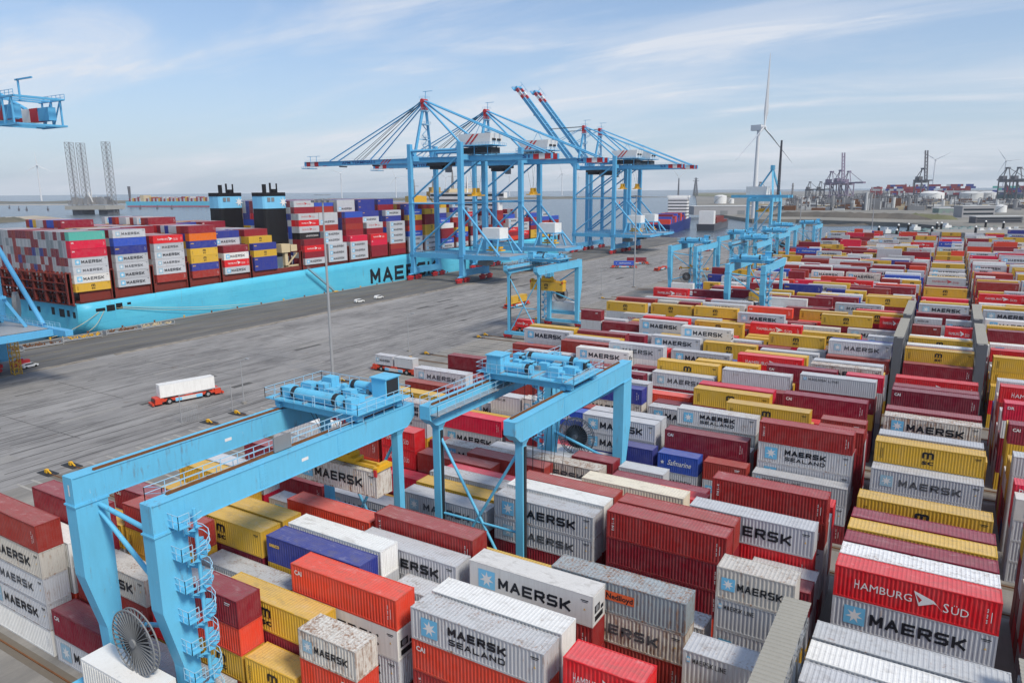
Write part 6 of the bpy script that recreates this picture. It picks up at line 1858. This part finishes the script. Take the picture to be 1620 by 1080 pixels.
shed(1230, 332, 60, 20, 8, 'dark low shed right of the white turbine foot', FAR_DARK, R(31))
def tank(px, py, r, h, label, mat=None):
    p = gp(px, py, 1); t = thing('storage_tank', label, 'tank', (p[0], p[1], 1), 0, 'storage tanks on the far shore')
    mb = MB(); mb.tube((0, 0, 0), (0, 0, h), r, 28); mb.build('shell', mat or WHITE, t)
    mb = MB(); mb.smooth = True; mb.tube((0, 0, h), (0, 0, h+r*.16), r, 28, r*.35); mb.build('domed_roof', mat or WHITE, t)
    mb = MB(); n = 10
    for i in range(n): 
        a = 3.6+i*.16; b = a+.16; mb.bar((r*1.02*math.cos(a), r*1.02*math.sin(a), h*i/n), (r*1.02*math.cos(b), r*1.02*math.sin(b), h*(i+1)/n), .7)
    mb.build('stair', GREY, t)
tank(1139.5, 322, 19, 24, 'large white storage tank left of the white turbine'); tank(1157, 322, 8, 14, 'small white storage tank beside the large tank')
tank(1472, 317, 42, 26, 'large white storage tank right of the refinery'); tank(1536, 316, 38, 24, 'grey-white storage tank, left one of the right pair', OFFW); tank(1560, 315, 34, 24, 'grey-white storage tank, right one of the right pair', OFFW)
tank(1510, 314, 34, 20, 'pale storage tank between the large white tank and the right pair', OFFW); tank(1582, 336, 10, 12, 'small white tank behind the low dark building')
# refinery: one tangle of columns, racks and vessels, plus a few chimneys one can pick out
rg = random.Random(17); m = MB()
def fpt(px, py): q = gp(px, py, 1); return q[0], q[1]
for i in range(520):
    px = rg.uniform(1248, 1470) if i < 420 else rg.uniform(1460, 1610); py = rg.uniform(313, 333) if i < 420 else rg.uniform(318, 331)
    x, y = fpt(px, py); k = rg.random()
    mid = math.exp(-((px-1385)/70)**2)
    if k < .33: h = rg.uniform(8, 22)+rg.uniform(0, 34)*mid*rg.random(); m.m = rg.choice((0, 0, 0, 1, 2, 2)); m.tube((x, y, 0), (x, y, h), rg.uniform(1.4, 4.6), 7)
    elif k < .62: a, b, h = rg.uniform(6, 26), rg.uniform(4, 10), rg.uniform(4, 14)+16*mid*rg.random(); m.m = rg.choice((0, 1, 1, 2, 3)); m.box(x-a/2, x+a/2, y-b/2, y+b/2, 0, h)
    elif k < .82:
        m.m = rg.choice((0, 1)); w = rg.uniform(8, 20); h = rg.uniform(8, 22)+24*mid*rg.random()
        for z in np.linspace(5, h, 4): m.box(x-w/2, x+w/2, y-3, y+3, z-.5, z+.3)
        for q in (-1, 1): m.box(x+q*w/2-.5, x+q*w/2+.5, y-3, y+3, 0, h)
    else: m.m = rg.choice((0, 2)); L = rg.uniform(20, 70); a = rg.choice((R(31), R(121))); m.bar((x, y, 6), (x+math.cos(a)*L, y+math.sin(a)*L, 6), 2.0, 2.4)
for i in range(420):
    px, py = rg.uniform(1196, 1640), rg.uniform(309, 333)
    if 1190 < px < 1250 and py > 325: continue
    x, y = fpt(px, py); a, b, h = rg.uniform(8, 38), rg.uniform(6, 14), rg.uniform(3, 11); m.m = rg.choice((0, 0, 1, 2, 2, 3, 4)); m.box(x-a/2, x+a/2, y-b/2, y+b/2, 0, h)
    if rg.random() < .25: m.m = rg.choice((0, 1, 2)); m.tube((x, y, 0), (x, y, rg.uniform(14, 30)), rg.uniform(.5, 1.1), 6)
o = m.build('refinery', [FAR_STEEL, FAR_DARK, OFFW, RUST, BEIGE]); o['kind'] = 'stuff'; tag(o, 'tangle of refinery columns, pipes and vessels on the far shore', 'refinery')
for px, h, r, lab in ((1431, 62, 3, 'left slim grey chimney of the refinery group'), (1437, 56, 3, 'middle slim grey chimney of the refinery group'), (1443, 78, 4, 'tallest striped grey chimney of the refinery group'), (1253, 70, 5, 'pale refinery column left of the purple harbour cranes'), (1276, 46, 5, 'short dark refinery column left of the purple harbour cranes'), (1388, 52, 9, 'blocky dark refinery tower in the middle'), (1404, 48, 6, 'round refinery column right of the blocky tower')):
    x, y = fpt(px, 314); o = MB(); o.tube((0, 0, 0), (0, 0, h), r, 10, r*.75)
    for k in range(1, 5): o.tube((0, 0, h*k/5), (0, 0, h*k/5+1.2), r*1.35, 10)
    o = o.build('refinery_column', FAR_STEEL); o.location = (x, y, 1); tag(o, lab, 'chimney', 'refinery columns')
# far harbour cranes
PURP = paint('far_crane_violet', (0.24, 0.20, 0.28), .6, dirt=.2, scale=.02)
def far_crane(px, py, sc, up, label, mat=None):
    q = gp(px, py, 1); t = thing('harbour_crane', label, 'harbour crane', (q[0], q[1], 1), R(128), 'harbour cranes across the water'); s = sc; mat = mat or PURP
    for x in (-12, 12):
        for y in (-9, 9): MB().box((x-1.0)*s, (x+1.0)*s, (y-1.0)*s, (y+1.0)*s, 0, 46*s).build('leg', mat, t)
    m = MB(); m.box(-34*s, 26*s, -3*s, 3*s, 45*s, 48*s); m.build('girder', mat, t)
    for bx_ in ((-13, 13, -10, 10, 41, 44.9), (-13, 13, -10, 10, 14, 17)): MB().box(*[q_*s for q_ in bx_]).build('portal_beam', mat, t)
    MB().box(4*s, 18*s, -5*s, 5*s, 48.1*s, 56*s).build('machinery_house', mat, t)
    m = MB()
    m = MB(); m.bar((-12*s, 0, 48*s), (-4*s, 0, 74*s), 1.5*s); m.bar((12*s, 0, 48*s), (2*s, 0, 74*s), 1.5*s); m.box(-6*s, 4*s, -3*s, 3*s, 72*s, 76*s); m.bar((2*s, 0, 74*s), (26*s, 0, 49*s), 1.2*s); m.bar((-12*s, -9*s, 17*s), (12*s, -9*s, 40*s), 1.6*s); m.build('mast', mat, t)
    m = MB()
    if up:
        m.bar((-14*s, -3*s, 47*s), (-6*s, -3*s, 116*s), 2.4*s); m.bar((-14*s, 3*s, 47*s), (-6*s, 3*s, 116*s), 2.4*s)
        for k in range(8): m.bar((-14*s+k*s, -3*s, (49+k*8.2)*s), (-14*s+k*s, 3*s, (49+k*8.2)*s), 2*s)
    else: m.box(-70*s, -34*s, -3.5*s, 3.5*s, 44.4*s, 48.5*s); m.bar((-4*s, 0, 74*s), (-60*s, 0, 49*s), 1.0*s)
    m.build('boom', mat, t)
    return t
far_crane(1312, 319, 1.35, False, 'violet harbour crane with low boom, left of the far trio'); far_crane(1326, 319, 1.40, True, 'violet harbour crane with raised boom, middle of the far trio'); far_crane(1339, 319, 1.35, False, 'violet harbour crane with low boom, right of the far trio')
far_crane(1455, 317, 1.5, True, 'lone dark harbour crane with raised boom behind the stacked ship', FAR_DARK)
far_crane(1588, 316, 1.5, False, 'dark harbour crane at the far right, left of the pair', FAR_DARK); far_crane(1606, 316, 1.5, False, 'dark harbour crane at the far right, right of the pair', FAR_DARK)
far_crane(1201, 320, .9, False, 'small dark crane seen left of the white turbine tower', FAR_DARK); far_crane(1279, 319, .9, False, 'small dark portal crane left of the violet trio', FAR_DARK); far_crane(1296, 319, .9, False, 'small dark portal crane nearest the violet trio', FAR_DARK)
# far ships with stacks
def far_ship(px0, px1, py, hullcol, label, hh, seed, pal):
    a, b = gp(px0, py, -2), gp(px1, py, -2); d = Vector(b-a); L = d.length
    t = thing('far_container_ship', label, 'ship', (a[0], a[1], -4), math.atan2(d.y, d.x), 'ships in the far harbour')
    MB().hexa([(8, -20, 0), (L-10, -20, 0), (L-10, 20, 0), (8, 20, 0), (0, -22, 22), (L, -22, 22), (L, 22, 22), (0, 22, 22)]).build('hull', hullcol, t)
    r_ = random.Random(seed)
    for k, c in enumerate(pal):
        m = MB()
        for i in range(26):
            x = 10+r_.random()*(L-40); z = 22+8*r_.randint(0, hh-1); m.box(x, x+r_.uniform(14, 26), -21-.05*i-.01*k, 21, z, z+7.8)
        m.build('container_stack', paint('harbour_stack_%s%d' % (c, seed), KIND[c][0], .6, dirt=.3, scale=.05), t)
    return t
far_ship(1395, 1545, 316.5, FAR_DARK, 'far ship stacked with maroon containers behind the white tanks', 5, 31, ('R', 'C', 'B', 'N', 'G'))
far_ship(1562, 1700, 315.5, paint('far_green_hull', (.03, .08, .10), .6), 'far ship with dark green hull and green stacks at the right edge', 4, 33, ('T', 'G', 'R', 'N'))
far_ship(1372, 1398, 316, FAR_DARK, 'short stretch of maroon stacks left of the refinery tower', 4, 35, ('R', 'B', 'G'))
# moored tank barges, boats and mooring piles in the basin
def barge(px, py, L, label, col):
    q = gp(px, py, -4); t = thing('tank_barge', label, 'barge', (q[0], q[1], -4), R(33), 'barges in the basin')
    m = MB(); m.hexa([(2, -5.5, -1), (L-2, -5.5, -1), (L-2, 5.5, -1), (2, 5.5, -1), (0, -6, 3.4), (L, -6, 3.4), (L, 6, 3.4), (0, 6, 3.4)]); m.build('hull', col, t)
    m = MB(); m.box(L*.16, L-6, -4.4, 4.4, 3.4, 4.6); 
    for i in range(6): m.box(L*.2+i*L*.12, L*.2+i*L*.12+3, -1.5, 1.5, 4.6, 5.6)
    m.build('cargo_deck', paint('barge_deck_%d' % int(px), (.20, .29, .29), .6, dirt=.4), t)
    m = MB(); m.box(3, L*.13, -4.6, 4.6, 3.4, 7.2); m.box(5, L*.09, -3.6, 3.6, 7.2, 9.6); m.build('wheelhouse', WHITE, t)
    return t
barge(1392, 374, 70, 'dark tank barge with white wheelhouse by the light mast', FAR_DARK); barge(1437, 369, 85, 'long green-decked tank barge behind the light mast', paint('barge_green', (.05, .10, .11), .5)); barge(1487, 366, 80, 'long grey-green tank barge in the middle of the basin', paint('barge_teal', (.08, .15, .15), .5))
for i, px in enumerate((1552, 1566, 1580, 1594, 1606)):
    q = gp(px, 371-i*.6, -4); t = thing('work_boat', ['first', 'second', 'third', 'fourth', 'fifth'][i]+' small white boat from the left in the right-hand harbour corner', 'boat', (q[0], q[1], -4), R(20+i*37), 'small boats at the right')
    MB().hexa([(-8, -2.4, -.5), (7, -2.4, -.5), (7, 2.4, -.5), (-8, 2.4, -.5), (-8.5, -2.8, 2), (11, -1, 2.4), (11, 1, 2.4), (-8.5, 2.8, 2)]).build('hull', [WHITE, NAVYP, REDP, WHITE, OFFW][i], t)
    MB().box(-4, 3, -1.9, 1.9, 2, 5).box(-2, 1.5, -1.4, 1.4, 5, 7).build('cabin', WHITE, t)
for i, (px, py) in enumerate(((1389, 377), (1417, 383), (1420, 373), (1436, 371), (1473, 379), (1481, 369), (1488, 369), (1542, 377), (1558, 366), (1586, 368))):
    q = gp(px, py, -4); t = thing('mooring_pile', ['first', 'second', 'third', 'fourth', 'fifth', 'sixth', 'seventh', 'eighth', 'ninth', 'tenth'][i]+' black mooring pile from the left with white cap in the basin', 'mooring pile', (q[0], q[1], -6), 0, 'mooring piles in the basin')
    MB().tube((0, 0, 0), (0, 0, 13), 1.2, 10).build('pile', BLACK, t); MB().tube((0, 0, 13), (0, 0, 14.6), 1.25, 10, .5).build('cap', WHITE, t)
# lattice pylon
q = gp(1100, 310, 1); t = thing('lattice_pylon', 'slim lattice pylon on the shore right of the dark turbine', 'pylon', (q[0], q[1], 1)); k = np.hypot(q[0], q[1])/3000
m = MB(); lattice(m, (0, 0), 16*k, 0, 70*k, 8, 1.0*k, 3*k); m.build('tower', FAR_DARK, t); m = MB(); m.bar((-12*k, 0, 58*k), (12*k, 0, 58*k), 1.5*k); m.bar((-9*k, 0, 66*k), (9*k, 0, 66*k), 1.5*k); m.build('cross_arm', FAR_DARK, t)
# small red buoys on the harbour water
for i, (px, py) in enumerate(((1058, 325), (980, 322))):
    q = gp(px, py, -4); o = MB(); o.tube((0, 0, 0), (0, 0, 5), 3, 10, 1.2); o.tube((0, 0, 5), (0, 0, 11), .8, 8); o = o.build('channel_buoy', OLET); o.location = (q[0], q[1], -4); tag(o, ['orange channel buoy on the grey water right of the cranes', 'orange channel buoy seen between the crane legs'][i], 'buoy', 'channel buoys')

# ------------------------------------------------------------------ haze
hm = bpy.data.materials.new('sea_haze'); hm.use_nodes = True; ht = hm.node_tree; ht.nodes.clear()
ho = ht.nodes.new('ShaderNodeOutputMaterial'); hv = ht.nodes.new('ShaderNodeVolumePrincipled')
hv.inputs['Color'].default_value = (0.86, 0.92, 1.0, 1); hv.inputs['Density'].default_value = 0.000045; hv.inputs['Anisotropy'].default_value = 0.0
ht.links.new(hv.outputs[0], ho.inputs['Volume'])
hz_ = MB().box(-9500, 3500, -700, 9000, -20, 262).build('haze', hm); hz_['kind'] = 'stuff'; tag(hz_, 'thin pale sea haze over the harbour', 'haze')
